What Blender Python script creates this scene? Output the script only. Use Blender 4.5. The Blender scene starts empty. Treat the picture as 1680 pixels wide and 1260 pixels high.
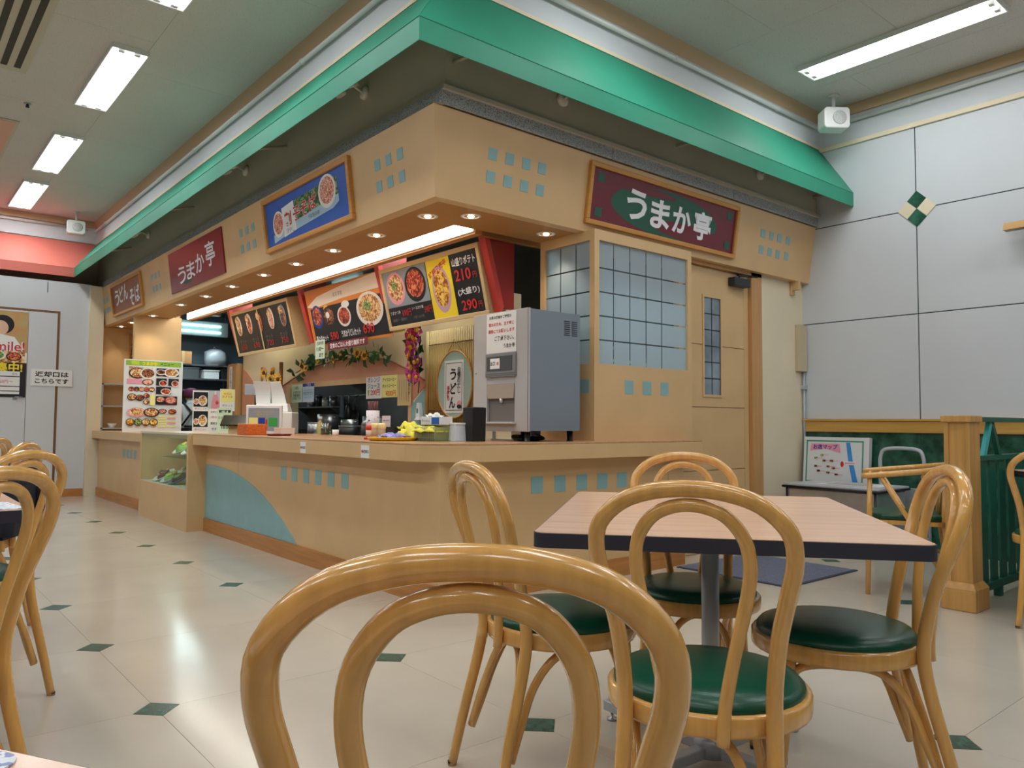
import bpy, bmesh, math, random
from mathutils import Vector, Matrix

random.seed(11)
PI = math.pi
scene = bpy.context.scene
C = scene.collection

# ------------------------------------------------------------------ camera
cam_d = bpy.data.cameras.new('camera')
cam_d.sensor_fit = 'HORIZONTAL'
cam_d.sensor_width = 36.0
cam_d.lens = 36.0 * 1258.6 / 1680.0
cam_d.clip_start = 0.05
cam = bpy.data.objects.new('camera', cam_d)
C.objects.link(cam)
yaw, pitch, roll = math.radians(50.06), math.radians(2.91), math.radians(0.374)
f_ = Vector((math.cos(yaw) * math.cos(pitch), math.sin(yaw) * math.cos(pitch), math.sin(pitch)))
r_ = Vector((math.sin(yaw), -math.cos(yaw), 0))
u_ = r_.cross(f_)
r2 = r_ * math.cos(roll) + u_ * math.sin(roll)
u2 = -r_ * math.sin(roll) + u_ * math.cos(roll)
cam.matrix_world = Matrix(((r2.x, u2.x, -f_.x, -2.385), (r2.y, u2.y, -f_.y, -3.455),
                           (r2.z, u2.z, -f_.z, 1.0), (0, 0, 0, 1)))
scene.camera = cam

# ------------------------------------------------------------------ world, exposure
world = bpy.data.worlds.new('world')
scene.world = world
world.use_nodes = True
world.node_tree.nodes['Background'].inputs[0].default_value = (0.86, 0.93, 1.0, 1)
world.node_tree.nodes['Background'].inputs[1].default_value = 0.06
scene.view_settings.view_transform = 'Standard'
scene.view_settings.look = 'None'
scene.view_settings.gamma = 1.0
scene.view_settings.use_curve_mapping = False
scene.view_settings.exposure = 0.0
CEIL_W = 10.6        # power of one ceiling fluorescent fixture
DOWN_W = 1.5         # power of one soffit downlight

# ------------------------------------------------------------------ materials
def lin(c):
    out = []
    for v in c[:3]:
        v = v / 255.0
        out.append(v / 12.92 if v <= 0.04045 else ((v + 0.055) / 1.055) ** 2.4)
    return (*out, 1.0)

MATS = {}
def M(name, col=(200, 200, 200), rough=0.5, metal=0.0, noise=None, bump=None, emit=0.0,
      spec=0.5, coat=0.0, trans=0.0, alpha=1.0, wood=None, speck=None, emit_col=None, col2=None):
    """procedural principled material. noise=(scale, amount) colour mottling; bump=(scale, strength);
    wood=(scale, stretch axis, amount) grain; speck=(scale, threshold, colour)"""
    if name in MATS:
        return MATS[name]
    m = bpy.data.materials.new(name)
    m.use_nodes = True
    nt = m.node_tree
    N = nt.nodes
    b = N['Principled BSDF']
    b.inputs['Roughness'].default_value = rough
    b.inputs['Metallic'].default_value = metal
    b.inputs['Specular IOR Level'].default_value = spec
    if coat:
        b.inputs['Coat Weight'].default_value = coat
        b.inputs['Coat Roughness'].default_value = 0.12
    if trans:
        b.inputs['Transmission Weight'].default_value = trans
    if alpha < 1:
        b.inputs['Alpha'].default_value = alpha
    base = lin(col)
    b.inputs['Base Color'].default_value = base
    tc = N.new('ShaderNodeTexCoord')
    sock = None
    def ramp(fac, c1, c2, p1=0.35, p2=0.65):
        r = N.new('ShaderNodeValToRGB')
        r.color_ramp.elements[0].position = p1
        r.color_ramp.elements[1].position = p2
        r.color_ramp.elements[0].color = c1
        r.color_ramp.elements[1].color = c2
        nt.links.new(fac, r.inputs[0])
        return r.outputs[0]
    def mul(c, k):
        return (min(1, c[0] * k), min(1, c[1] * k), min(1, c[2] * k), 1)
    if wood:
        sc, ax, amt = wood
        mp = N.new('ShaderNodeMapping')
        s = [sc, sc, sc]
        s['xyz'.index(ax)] = sc * 0.06
        mp.inputs['Scale'].default_value = s
        nt.links.new(tc.outputs['Object'], mp.inputs[0])
        nz = N.new('ShaderNodeTexNoise')
        nz.inputs['Scale'].default_value = 6
        nz.inputs['Detail'].default_value = 5
        nt.links.new(mp.outputs[0], nz.inputs['Vector'])
        sock = ramp(nz.outputs['Fac'], mul(base, 1 - amt), mul(base, 1 + amt * 0.6), 0.3, 0.7)
    elif noise:
        nz = N.new('ShaderNodeTexNoise')
        nz.inputs['Scale'].default_value = noise[0]
        nz.inputs['Detail'].default_value = 4
        nt.links.new(tc.outputs['Object'], nz.inputs['Vector'])
        c2 = lin(col2) if col2 else mul(base, 1 + noise[1] * 0.6)
        c1 = base if col2 else mul(base, 1 - noise[1])
        sock = ramp(nz.outputs['Fac'], c1, c2)
    if speck:
        nz = N.new('ShaderNodeTexNoise')
        nz.inputs['Scale'].default_value = speck[0]
        nz.inputs['Detail'].default_value = 2
        nt.links.new(tc.outputs['Object'], nz.inputs['Vector'])
        mx = N.new('ShaderNodeMix')
        mx.data_type = 'RGBA'
        f = ramp(nz.outputs['Fac'], (0, 0, 0, 1), (1, 1, 1, 1), speck[1], speck[1] + 0.03)
        nt.links.new(f, mx.inputs[0])
        if sock:
            nt.links.new(sock, mx.inputs[6])
        else:
            mx.inputs[6].default_value = base
        mx.inputs[7].default_value = lin(speck[2])
        sock = mx.outputs[2]
    if sock:
        nt.links.new(sock, b.inputs['Base Color'])
    if bump:
        nz = N.new('ShaderNodeTexNoise')
        nz.inputs['Scale'].default_value = bump[0]
        nz.inputs['Detail'].default_value = 3
        nt.links.new(tc.outputs['Object'], nz.inputs['Vector'])
        bp = N.new('ShaderNodeBump')
        bp.inputs['Strength'].default_value = bump[1]
        bp.inputs['Distance'].default_value = 0.004
        nt.links.new(nz.outputs['Fac'], bp.inputs['Height'])
        nt.links.new(bp.outputs[0], b.inputs['Normal'])
    if emit:
        b.inputs['Emission Color'].default_value = lin(emit_col) if emit_col else base
        b.inputs['Emission Strength'].default_value = emit
    MATS[name] = m
    return m

def glass_mat(name, col, alpha_mix, rough=0.03):
    """thin pane: part transparent, part glossy"""
    if name in MATS:
        return MATS[name]
    m = bpy.data.materials.new(name)
    m.use_nodes = True
    nt = m.node_tree
    for n in list(nt.nodes):
        nt.nodes.remove(n)
    out = nt.nodes.new('ShaderNodeOutputMaterial')
    tr = nt.nodes.new('ShaderNodeBsdfTransparent')
    tr.inputs[0].default_value = lin(col)
    gl = nt.nodes.new('ShaderNodeBsdfGlossy')
    gl.inputs['Roughness'].default_value = rough
    gl.inputs['Color'].default_value = (1, 1, 1, 1)
    mx = nt.nodes.new('ShaderNodeMixShader')
    mx.inputs[0].default_value = alpha_mix
    nt.links.new(tr.outputs[0], mx.inputs[1])
    nt.links.new(gl.outputs[0], mx.inputs[2])
    nt.links.new(mx.outputs[0], out.inputs[0])
    MATS[name] = m
    return m

def frost_mat(name, col, transp):
    """frosted film: diffuse + translucent with a little see-through"""
    m = bpy.data.materials.new(name)
    m.use_nodes = True
    nt = m.node_tree
    for n in list(nt.nodes):
        nt.nodes.remove(n)
    out = nt.nodes.new('ShaderNodeOutputMaterial')
    df = nt.nodes.new('ShaderNodeBsdfDiffuse')
    df.inputs[0].default_value = lin(col)
    tl = nt.nodes.new('ShaderNodeBsdfTranslucent')
    tl.inputs[0].default_value = lin(col)
    tr = nt.nodes.new('ShaderNodeBsdfTransparent')
    m1 = nt.nodes.new('ShaderNodeMixShader')
    m1.inputs[0].default_value = 0.5
    nt.links.new(df.outputs[0], m1.inputs[1])
    nt.links.new(tl.outputs[0], m1.inputs[2])
    m2 = nt.nodes.new('ShaderNodeMixShader')
    m2.inputs[0].default_value = transp
    nt.links.new(m1.outputs[0], m2.inputs[1])
    nt.links.new(tr.outputs[0], m2.inputs[2])
    nt.links.new(m2.outputs[0], out.inputs[0])
    MATS[name] = m
    return m

def food_mat(name, c1, c2, c3, scale=40):
    """printed food photograph: Voronoi cells in three colours"""
    if name in MATS:
        return MATS[name]
    m = bpy.data.materials.new(name)
    m.use_nodes = True
    nt = m.node_tree
    b = nt.nodes['Principled BSDF']
    b.inputs['Roughness'].default_value = 0.35
    tc = nt.nodes.new('ShaderNodeTexCoord')
    nz = nt.nodes.new('ShaderNodeTexNoise')
    nz.inputs['Scale'].default_value = scale
    nz.inputs['Detail'].default_value = 6
    nz.inputs['Distortion'].default_value = 1.5
    nt.links.new(tc.outputs['Object'], nz.inputs['Vector'])
    r = nt.nodes.new('ShaderNodeValToRGB')
    e = r.color_ramp.elements
    e[0].position = 0.42
    e[0].color = lin(c1)
    e[1].position = 0.60
    e[1].color = lin(c3)
    k = e.new(0.5)
    k.color = lin(c2)
    nt.links.new(nz.outputs['Fac'], r.inputs[0])
    nt.links.new(r.outputs[0], b.inputs['Base Color'])
    MATS[name] = m
    return m

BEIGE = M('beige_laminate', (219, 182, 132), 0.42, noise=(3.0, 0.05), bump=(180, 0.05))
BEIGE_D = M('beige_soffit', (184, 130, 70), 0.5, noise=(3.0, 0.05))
SKIRT = M('orange_wood_skirting', (190, 128, 66), 0.4, wood=(7, 'x', 0.2))
SKIRT_Y = M('orange_wood_skirting_long', (190, 128, 66), 0.4, wood=(7, 'y', 0.2))
TOPWOOD = M('worktop_laminate', (196, 150, 108), 0.28, wood=(5, 'y', 0.18))
TEAL = M('teal_inlay', (142, 182, 184), 0.45, noise=(6, 0.06))
CREAM = M('cream_paint', (236, 222, 192), 0.6, noise=(2, 0.04))
WHITE_WALL = M('white_wall_panel', (214, 218, 222), 0.55, noise=(1.5, 0.03), bump=(220, 0.06))
WHITE = M('white_paint', (232, 232, 230), 0.45)
WHITE_G = M('white_gloss', (240, 240, 240), 0.25)
GREENFAB = M('green_awning_cloth', (42, 148, 118), 0.55, noise=(2.2, 0.06), bump=(300, 0.1))
CORALFAB = M('coral_awning_cloth', (226, 122, 108), 0.6, noise=(2.2, 0.05), bump=(300, 0.1))
DGROOVE = M('dark_green_joint', (26, 62, 62), 0.6)
MARBLE = M('green_marble', (20, 66, 50), 0.22, noise=(9, 0.6), col2=(60, 112, 92))
RAIL = M('yellow_oak_rail', (206, 160, 82), 0.4, wood=(6, 'y', 0.16))
POST = M('oak_post', (204, 154, 86), 0.42, wood=(6, 'z', 0.18))
BENT = M('bentwood_beech', (224, 168, 90), 0.2, wood=(9, 'z', 0.13), coat=0.7)
VINYL = M('green_vinyl', (18, 80, 58), 0.3, noise=(5, 0.12), bump=(260, 0.08))
TTOP = M('table_laminate', (236, 194, 166), 0.22, wood=(5, 'y', 0.09))
TEDGE = M('table_edge_band', (44, 44, 56), 0.5)
STEEL = M('brushed_steel', (170, 176, 182), 0.35, metal=0.9)
STEEL_D = M('dark_steel', (62, 66, 70), 0.4, metal=0.7)
GREYMET = M('painted_grey_metal', (184, 190, 196), 0.36, metal=0.3)
BLACK = M('black_plastic', (22, 22, 24), 0.4)
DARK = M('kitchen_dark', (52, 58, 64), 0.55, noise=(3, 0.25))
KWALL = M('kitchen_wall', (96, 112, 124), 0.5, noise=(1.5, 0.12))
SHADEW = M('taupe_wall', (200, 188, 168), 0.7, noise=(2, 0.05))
MESHM = M('perforated_grey_metal', (186, 188, 188), 0.5, speck=(260, 0.54, (70, 72, 74)))
TILE = M('floor_tile_vinyl', (202, 193, 178), 0.19, noise=(1.6, 0.06), bump=(30, 0.03), coat=0.25)
TILE_J = M('floor_joint', (172, 162, 146), 0.6)
INSET = M('green_marble_tile', (24, 68, 58), 0.26, noise=(30, 0.35), col2=(58, 102, 90))
CEILM = M('ceiling_board', (210, 205, 200), 0.8, noise=(1.2, 0.03), speck=(130, 0.655, (120, 120, 112)))
CEILJ = M('ceiling_joint', (110, 108, 100), 0.8)
COVE = M('cove_trim', (206, 176, 140), 0.6)
TUBE = M('fluorescent_tube', (255, 255, 255), 0.4, emit=9.0)
REFLW = M('white_reflector', (245, 247, 250), 0.35, emit=1.2)
STRIP = M('strip_diffuser', (255, 250, 236), 0.4, emit=3.6)
LAMPW = M('downlight_lamp', (255, 232, 190), 0.4, emit=14.0)
MAROON = M('maroon_sign_face', (112, 22, 42), 0.35)
REDSIGN = M('dark_red_sign_face', (128, 20, 30), 0.28)
REDBR = M('red_bracket', (150, 34, 30), 0.4)
BLUEP = M('blue_sign_face', (38, 96, 190), 0.4)
BROWNS = M('brown_sign_face', (150, 84, 44), 0.45, wood=(6, 'x', 0.12))
FRAMEW = M('golden_frame_wood', (206, 146, 70), 0.4, wood=(8, 'x', 0.14))
SIGNGREEN = M('sign_green', (20, 88, 68), 0.4)
PAPER = M('paper_white', (240, 240, 238), 0.5)
INK = M('ink_black', (22, 20, 22), 0.6)
INKRED = M('ink_red', (205, 38, 34), 0.5)
INKORANGE = M('ink_orange', (226, 104, 32), 0.5)
INKBLUE = M('ink_blue', (30, 62, 160), 0.5)
INKWHITE = M('ink_white', (246, 246, 250), 0.5)
INKGREY = M('ink_grey', (120, 120, 124), 0.5)
INKYEL = M('ink_yellow', (250, 222, 40), 0.5)
PYEL = M('print_yellow', (252, 226, 44), 0.4)
PLYEL = M('print_light_yellow', (246, 240, 150), 0.5)
PGREEN = M('print_green', (150, 192, 62), 0.5)
PPINK = M('print_pink', (238, 160, 178), 0.4)
PMINT = M('print_mint', (214, 236, 210), 0.5)
PBLACK = M('print_black', (24, 24, 28), 0.4)
PGREY = M('print_grey', (150, 160, 170), 0.4)
PORANGE = M('print_orange', (232, 140, 48), 0.4)
PTAN = M('print_tan', (222, 196, 140), 0.5)
PSKY = M('print_sky', (170, 205, 226), 0.4)
FRED = food_mat('food_red', (90, 16, 12), (196, 58, 34), (236, 150, 100), 26)
FNOOD = food_mat('food_noodle', (150, 84, 40), (226, 168, 96), (250, 226, 180), 26)
FFRY = food_mat('food_fries', (150, 80, 20), (232, 168, 50), (252, 220, 120), 26)
FDARK = food_mat('food_dark', (40, 16, 12), (110, 50, 30), (200, 130, 80), 26)
FGREEN = food_mat('food_green', (40, 70, 30), (110, 150, 26), (220, 230, 160), 60)
FPINK = food_mat('food_pink', (170, 60, 26), (230, 140, 110), (250, 220, 200), 60)
FSALAD = food_mat('food_leaf', (60, 96, 40), (150, 190, 96), (236, 240, 214), 40)
GRASSPH = food_mat('photo_greenery', (30, 60, 30), (70, 120, 40), (150, 180, 120), 25)
BOWLDK = M('print_bowl_dark', (44, 24, 24), 0.4)
BOWLWH = M('print_bowl_white', (240, 236, 232), 0.4)
GLASS = glass_mat('clear_glass', (244, 250, 248), 0.06)
FROST = frost_mat('frosted_film', (206, 218, 226), 0.16)

# ------------------------------------------------------------------ mesh helper
def catmull(pts, sub=6):
    P = [Vector(p) for p in pts]
    out = []
    for i in range(len(P) - 1):
        p0 = P[i - 1] if i > 0 else P[0] * 2 - P[1]
        p1, p2 = P[i], P[i + 1]
        p3 = P[i + 2] if i + 2 < len(P) else P[-1] * 2 - P[-2]
        for k in range(sub):
            t = k / sub
            out.append(0.5 * ((2 * p1) + (p2 - p0) * t + (2 * p0 - 5 * p1 + 4 * p2 - p3) * t * t
                              + (3 * p1 - p0 - 3 * p2 + p3) * t ** 3))
    out.append(P[-1])
    return out

class MB:
    def __init__(self):
        self.v, self.f, self.m, self.s = [], [], [], []
    def add(self, verts, faces, m=0, smooth=False):
        o = len(self.v)
        self.v += [tuple(p) for p in verts]
        for fc in faces:
            self.f.append(tuple(i + o for i in fc))
            self.m.append(m)
            self.s.append(smooth)
        return self
    def box(self, x0, x1, y0, y1, z0, z1, m=0):
        if x0 > x1: x0, x1 = x1, x0
        if y0 > y1: y0, y1 = y1, y0
        if z0 > z1: z0, z1 = z1, z0
        v = [(x0, y0, z0), (x1, y0, z0), (x1, y1, z0), (x0, y1, z0),
             (x0, y0, z1), (x1, y0, z1), (x1, y1, z1), (x0, y1, z1)]
        return self.add(v, [(0, 3, 2, 1), (4, 5, 6, 7), (0, 1, 5, 4), (1, 2, 6, 5), (2, 3, 7, 6), (3, 0, 4, 7)], m)
    def hexa(self, v, m=0):
        """8 corners: bottom ring then top ring, counter-clockwise from above"""
        return self.add(v, [(0, 3, 2, 1), (4, 5, 6, 7), (0, 1, 5, 4), (1, 2, 6, 5), (2, 3, 7, 6), (3, 0, 4, 7)], m)
    def prism(self, poly, ax, a, b, m=0):
        """poly: list of 2D points in the two other axes (x,y for z; x,z for y; y,z for x)"""
        n = len(poly)
        def P(p, t):
            return {'z': (p[0], p[1], t), 'y': (p[0], t, p[1]), 'x': (t, p[0], p[1])}[ax]
        v = [P(p, a) for p in poly] + [P(p, b) for p in poly]
        fs = [tuple(range(n))[::-1], tuple(range(n, 2 * n))]
        fs += [(i, (i + 1) % n, n + (i + 1) % n, n + i) for i in range(n)]
        return self.add(v, fs, m)
    def slab(self, quad, t, m=0):
        """thin sheet from a quad, thickness t along its normal"""
        q = [Vector(p) for p in quad]
        n = (q[1] - q[0]).cross(q[2] - q[0]).normalized() * t
        return self.hexa(q + [p + n for p in q], m)
    def lathe(self, prof, n=20, c=(0, 0, 0), m=0, smooth=True, sx=1, sy=1):
        v, fs = [], []
        k = len(prof)
        for i in range(n):
            a = 2 * PI * i / n
            for r, z in prof:
                v.append((c[0] + r * math.cos(a) * sx, c[1] + r * math.sin(a) * sy, c[2] + z))
        for i in range(n):
            j = (i + 1) % n
            for q in range(k - 1):
                fs.append((i * k + q, j * k + q, j * k + q + 1, i * k + q + 1))
        if prof[0][0] > 1e-6:
            fs.append(tuple(i * k for i in range(n))[::-1])
        if prof[-1][0] > 1e-6:
            fs.append(tuple(i * k + k - 1 for i in range(n)))
        return self.add(v, fs, m, smooth)
    def tube(self, path, r, n=10, m=0, closed=False, caps=True, flat=1.0):
        P = [Vector(p) for p in path]
        L = len(P)
        R = r if isinstance(r, (list, tuple)) else [r] * L
        v, fs = [], []
        t0 = (P[1] - P[0]).normalized()
        nrm = t0.orthogonal().normalized()
        prev = t0
        for i in range(L):
            if closed:
                t = (P[(i + 1) % L] - P[i - 1]).normalized()
            else:
                t = (P[min(i + 1, L - 1)] - P[max(i - 1, 0)]).normalized()
            q = prev.rotation_difference(t)
            nrm = (q @ nrm).normalized()
            prev = t
            bn = t.cross(nrm)
            for k in range(n):
                a = 2 * PI * k / n
                v.append(P[i] + (nrm * math.cos(a) + bn * math.sin(a) * flat) * R[i])
        for i in range(L if closed else L - 1):
            j = (i + 1) % L
            for k in range(n):
                fs.append((i * n + k, i * n + (k + 1) % n, j * n + (k + 1) % n, j * n + k))
        self.add(v, fs, m, True)
        if caps and not closed:
            o = len(self.v) - len(v)
            self.f.append(tuple(o + k for k in range(n))[::-1]); self.m.append(m); self.s.append(False)
            self.f.append(tuple(o + (L - 1) * n + k for k in range(n))); self.m.append(m); self.s.append(False)
        return self
    def mesh(self, name, mats):
        me = bpy.data.meshes.new(name)
        me.from_pydata(self.v, [], self.f)
        for mt in (mats if isinstance(mats, (list, tuple)) else [mats]):
            me.materials.append(mt)
        me.polygons.foreach_set('material_index', self.m)
        me.polygons.foreach_set('use_smooth', self.s)
        me.update()
        return me
    def build(self, name, mats, parent=None, loc=(0, 0, 0), rot=(0, 0, 0), bevel=0.0, label=None):
        o = bpy.data.objects.new(name, self.mesh(name, mats))
        C.objects.link(o)
        o.location = loc
        o.rotation_euler = rot
        if parent:
            o.parent = parent
        if bevel:
            b = o.modifiers.new('bevel', 'BEVEL')
            b.width = bevel
            b.segments = 2
            b.limit_method = 'ANGLE'
        if label:
            o['label'] = label
        return o

def tag(o, label, cat, group=None):
    o['label'] = label
    o['category'] = cat
    if group:
        o['group'] = group
    return o
def thing(name, label, cat, loc=(0, 0, 0), rz=0.0, group=None):
    o = bpy.data.objects.new(name, None)
    C.objects.link(o)
    o.location = loc
    o.rotation_euler = (0, 0, rz)
    o.empty_display_size = 0.1
    return tag(o, label, cat, group)
def struct(o, label=None):
    o['kind'] = 'structure'
    if label:
        o['label'] = label
    return o
def dup(root, loc, rz, label, group=None):
    r = root.copy()
    C.objects.link(r)
    r.location = loc
    r.rotation_euler = (0, 0, rz)
    r['label'] = label
    if group:
        r['group'] = group
    for ch in list(root.children):
        c = ch.copy()
        C.objects.link(c)
        c.parent = r
        for g in ch.children:
            d = g.copy()
            C.objects.link(d)
            d.parent = c
    return r
def piece(name, me, parent, loc, rot=(0, 0, 0), scale=None):
    o = bpy.data.objects.new(name, me)
    C.objects.link(o)
    o.parent = parent
    o.location = loc
    o.rotation_euler = rot
    if scale:
        o.scale = scale
    return o

# ------------------------------------------------------------------ lettering
TXT = {}
def text2d(body, bold=0.0, line=1.0):
    """outline of a text as flat triangles; returned centred, height-normalised to its own box"""
    key = (body, bold, line)
    if key in TXT:
        return TXT[key]
    cu = bpy.data.curves.new('t', 'FONT')
    cu.body = body
    cu.size = 1.0
    cu.align_x = 'CENTER'
    cu.space_line = line
    cu.offset = bold
    cu.resolution_u = 3
    o = bpy.data.objects.new('t', cu)
    C.objects.link(o)
    dg = bpy.context.evaluated_depsgraph_get()
    me = bpy.data.meshes.new_from_object(o.evaluated_get(dg))
    vs = [(v.co.x, v.co.y) for v in me.vertices]
    fs = [tuple(p.vertices) for p in me.polygons]
    bpy.data.objects.remove(o)
    bpy.data.curves.remove(cu)
    bpy.data.meshes.remove(me)
    if vs:
        x0, x1 = min(v[0] for v in vs), max(v[0] for v in vs)
        y0, y1 = min(v[1] for v in vs), max(v[1] for v in vs)
        vs = [(v[0] - (x0 + x1) / 2, v[1] - (y0 + y1) / 2) for v in vs]
        TXT[key] = (vs, fs, x1 - x0, y1 - y0)
    else:
        TXT[key] = ([], [], 1, 1)
    return TXT[key]

class Sheet:
    """flat printed thing, local x right, z up, facing -y; centre at the origin"""
    def __init__(self, w, h, t=0.004, split=False):
        self.w, self.h, self.t = w, h, t
        self.split, self.single = split, []
        self.pic, self.let = MB(), MB()
        self.pm, self.lm = [], []
        self.k = 0
    def _mi(self, L, m):
        if m not in L:
            L.append(m)
        return L.index(m)
    def _y(self):
        self.k += 1
        return -self.t - 0.0004 - 0.0003 * self.k
    def poly(self, pts, m):
        y = self._y()
        self.n = getattr(self, 'n', 0) + 1
        if True:
            self.single.append(('printed_patch', MB().add([(p[0], y, p[1]) for p in pts], [tuple(range(len(pts)))]), m))
            return self
        self.pic.add([(p[0], y, p[1]) for p in pts], [tuple(range(len(pts)))], self._mi(self.pm, m))
        return self
    def rect(self, x0, x1, z0, z1, m):
        return self.poly([(x0, z0), (x1, z0), (x1, z1), (x0, z1)], m)
    def ell(self, cx, cz, rx, rz, m, n=24):
        return self.poly([(cx + rx * math.cos(2 * PI * i / n), cz + rz * math.sin(2 * PI * i / n)) for i in range(n)], m)
    def bowl(self, cx, cz, rx, rz, rim, food, top=None):
        self.ell(cx, cz, rx, rz, rim)
        self.ell(cx, cz + rz * 0.05, rx * 0.82, rz * 0.80, food)
        if top:
            self.ell(cx - rx * 0.15, cz + rz * 0.2, rx * 0.3, rz * 0.3, top)
        return self
    def text(self, body, cx, cz, w=None, h=None, m=None, bold=0.0, line=1.0, rot=0.0, stretch=False):
        vs, fs, tw, th = text2d(body, bold, line)
        if not vs:
            return self
        sx = sz = 1.0
        if w and h:
            if stretch:
                sx, sz = w / tw, h / th
            else:
                sx = sz = min(w / tw, h / th)
        elif w:
            sx = sz = w / tw
        elif h:
            sx = sz = h / th
        y = self._y()
        c, s = math.cos(rot), math.sin(rot)
        pts = []
        for a, b in vs:
            a, b = a * sx, b * sz
            pts.append((cx + a * c - b * s, y, cz + a * s + b * c))
        if True:
            self.single.append(('letter', MB().add(pts, fs), m))
            return self
        self.let.add(pts, fs, self._mi(self.lm, m))
        return self
    def build(self, name, face, loc, rz=0.0, tilt=0.0, label=None, cat=None, group=None, parent=None, curl=None):
        b = MB().box(-self.w / 2, self.w / 2, -self.t, 0, -self.h / 2, self.h / 2)
        o = b.build(name, face, parent)
        o.matrix_local = Matrix.Translation(loc) @ Matrix.Rotation(rz, 4, 'Z') @ Matrix.Rotation(tilt, 4, 'X')
        if len(self.single) <= 100 or self.split:
            for nm, mb, mt in self.single:
                mb.build(nm, mt, o)
        else:
            for nm, mb, mt in self.single:
                if nm == 'letter':
                    self.let.add(mb.v, mb.f, self._mi(self.lm, mt))
                else:
                    self.pic.add(mb.v, mb.f, self._mi(self.pm, mt))
        if self.pic.f:
            self.pic.build('printed_picture', self.pm, o)
        if self.let.f:
            self.let.build('lettering', self.lm, o)
        if label:
            tag(o, label, cat, group)
        return o
def frame_part(parent, w, h, fw, d, mat, name='frame', y0=-0.0):
    """picture frame round a sheet of outer size w x h"""
    for (x0, x1, z0, z1) in ((-w / 2, w / 2, h / 2 - fw, h / 2), (-w / 2, w / 2, -h / 2, -h / 2 + fw),
                             (-w / 2, -w / 2 + fw, -h / 2 + fw, h / 2 - fw), (w / 2 - fw, w / 2, -h / 2 + fw, h / 2 - fw)):
        MB().box(x0, x1, -d, y0, z0, z1).build(name, mat, parent, bevel=0.004)
LEFT = -PI / 2     # a sheet turned to face -x (fronts along the left side)

# ================================================================== THE ROOM
W, L, ZC = 4.11, 8.29, 3.80
D, OX, OY = 0.9369, -0.6438, -1.5203

# ---- floor with clipped-corner tiles and green insets
floor = struct(MB().box(-6.2, 4.25, -7.2, 10.0, -0.08, -0.003).build('floor', TILE_J))
hs, cc = D / 2 - 0.0008, 0.0775
octo = [(-hs + cc, -hs), (hs - cc, -hs), (hs, -hs + cc), (hs, hs - cc), (hs - cc, hs), (-hs + cc, hs), (-hs, hs - cc), (-hs, -hs + cc)]
tile_me = MB().prism(octo, 'z', -0.003, 0.0).mesh('floor_tile', TILE)
q = 0.0765
inset_me = MB().prism([(q, 0), (0, q), (-q, 0), (0, -q)], 'z', -0.003, 0.0002).mesh('inset_tile', INSET)
for i in range(-6, 5):
    for j in range(-6, 11):
        cx, cy = OX + (i + .5) * D, OY + (j + .5) * D
        if cx > 0.5 and cy > 0.7 or cy > 8.4 or cx > 3.8:
            continue
        piece('floor_tile', tile_me, floor, (cx, cy, 0), (0, 0, random.choice((0, PI / 2, PI, -PI / 2))))
for i in range(-6, 6):
    for j in range(-6, 11):
        cx, cy = OX + i * D, OY + j * D
        if cx > 0.3 and cy > 0.3 or cx > 4.0:
            continue
        piece('inset_tile', inset_me, floor, (cx, cy, 0))
struct(MB().box(0.3, 4.25, 0.3, 10.0, -0.003, 0.0).build('floor_kitchen', M('kitchen_floor', (96, 92, 86), 0.5, noise=(6, 0.2))))

# ---- ceiling boards
ceil = struct(MB().box(-6.2, 4.3, -7.2, 8.9, ZC + 0.006, ZC + 0.1).build('ceiling', CEILJ))
col_x = [2.45 + k * 1.1033 for k in range(-8, 3)]
for n in range(len(col_x) - 1):
    x0, x1 = col_x[n], min(col_x[n + 1], W)
    yy = -7.2 - (0.58 if n % 2 else 0.0)
    ys = []
    k = -0.56 + (0.0 if n % 2 else -0.58)
    while k > -7.2:
        k -= 1.83
    while k < 8.7:
        ys.append(k); k += 1.83
    ys.append(k)
    for a, b in zip(ys[:-1], ys[1:]):
        a, b = max(a, -7.2), min(b, 8.62)
        if b - a < 0.02:
            continue
        segs = []
        if x0 >= -0.001:
            if a < 0: segs.append((x0, x1, a, min(b, 0.0)))
        elif x1 > 0:
            if a < 0: segs.append((x0, x1, a, min(b, 0.0)))
            if b > 0: segs.append((x0, 0.0, max(a, 0.0), b))
        else:
            segs.append((x0, x1, a, b))
        for (p0, p1, q0, q1) in segs:
            g = 0.0012
            MB().box(p0 + g, p1 - g, q0 + g, q1 - g, ZC, ZC + 0.006).build('ceiling_panel', CEILM, ceil)

# ---- right wall: grooved white panels, marble dado, rail
wr = struct(MB().box(W + 0.006, W + 0.12, -7.2, 0.3, 0, ZC).build('wall_right', DGROOVE))
ycols = [0.18, -0.826, -2.50, -4.17, -5.84, -7.2]
zrows = [1.05, 1.9076, 2.7658, 3.46]
for a, b in zip(ycols[:-1], ycols[1:]):
    for c, d in zip(zrows[:-1], zrows[1:]):
        MB().box(W, W + 0.006, b + 0.004, a - (0.004 if a < 0.1 else 0), c + 0.004, d - 0.004).build('wall_panel', WHITE_WALL, wr, bevel=0.0015)
for a, b in zip(ycols[:-1], ycols[1:]):
    MB().box(W + 0.0, W + 0.006, b + 0.001, a - 0.001, 0.0, 0.945).build('dado_panel', MARBLE, wr)
struct(MB().box(W - 0.028, W + 0.004, -7.2, 0.175, 0.94, 1.035).build('trim_1', RAIL, bevel=0.004))
struct(MB().box(W - 0.038, W + 0.004, -7.2, 0.175, 1.035, 1.053).build('trim_2', RAIL, bevel=0.004))
struct(MB().box(W, W + 0.12, -7.2, 0.0, 3.46, ZC - 0.0).build('wall_right_beam', WHITE_WALL))
struct(MB().box(W - 0.02, W, -7.2, 0.0, 3.445, 3.485).build('trim_3', CREAM, bevel=0.004))
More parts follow.
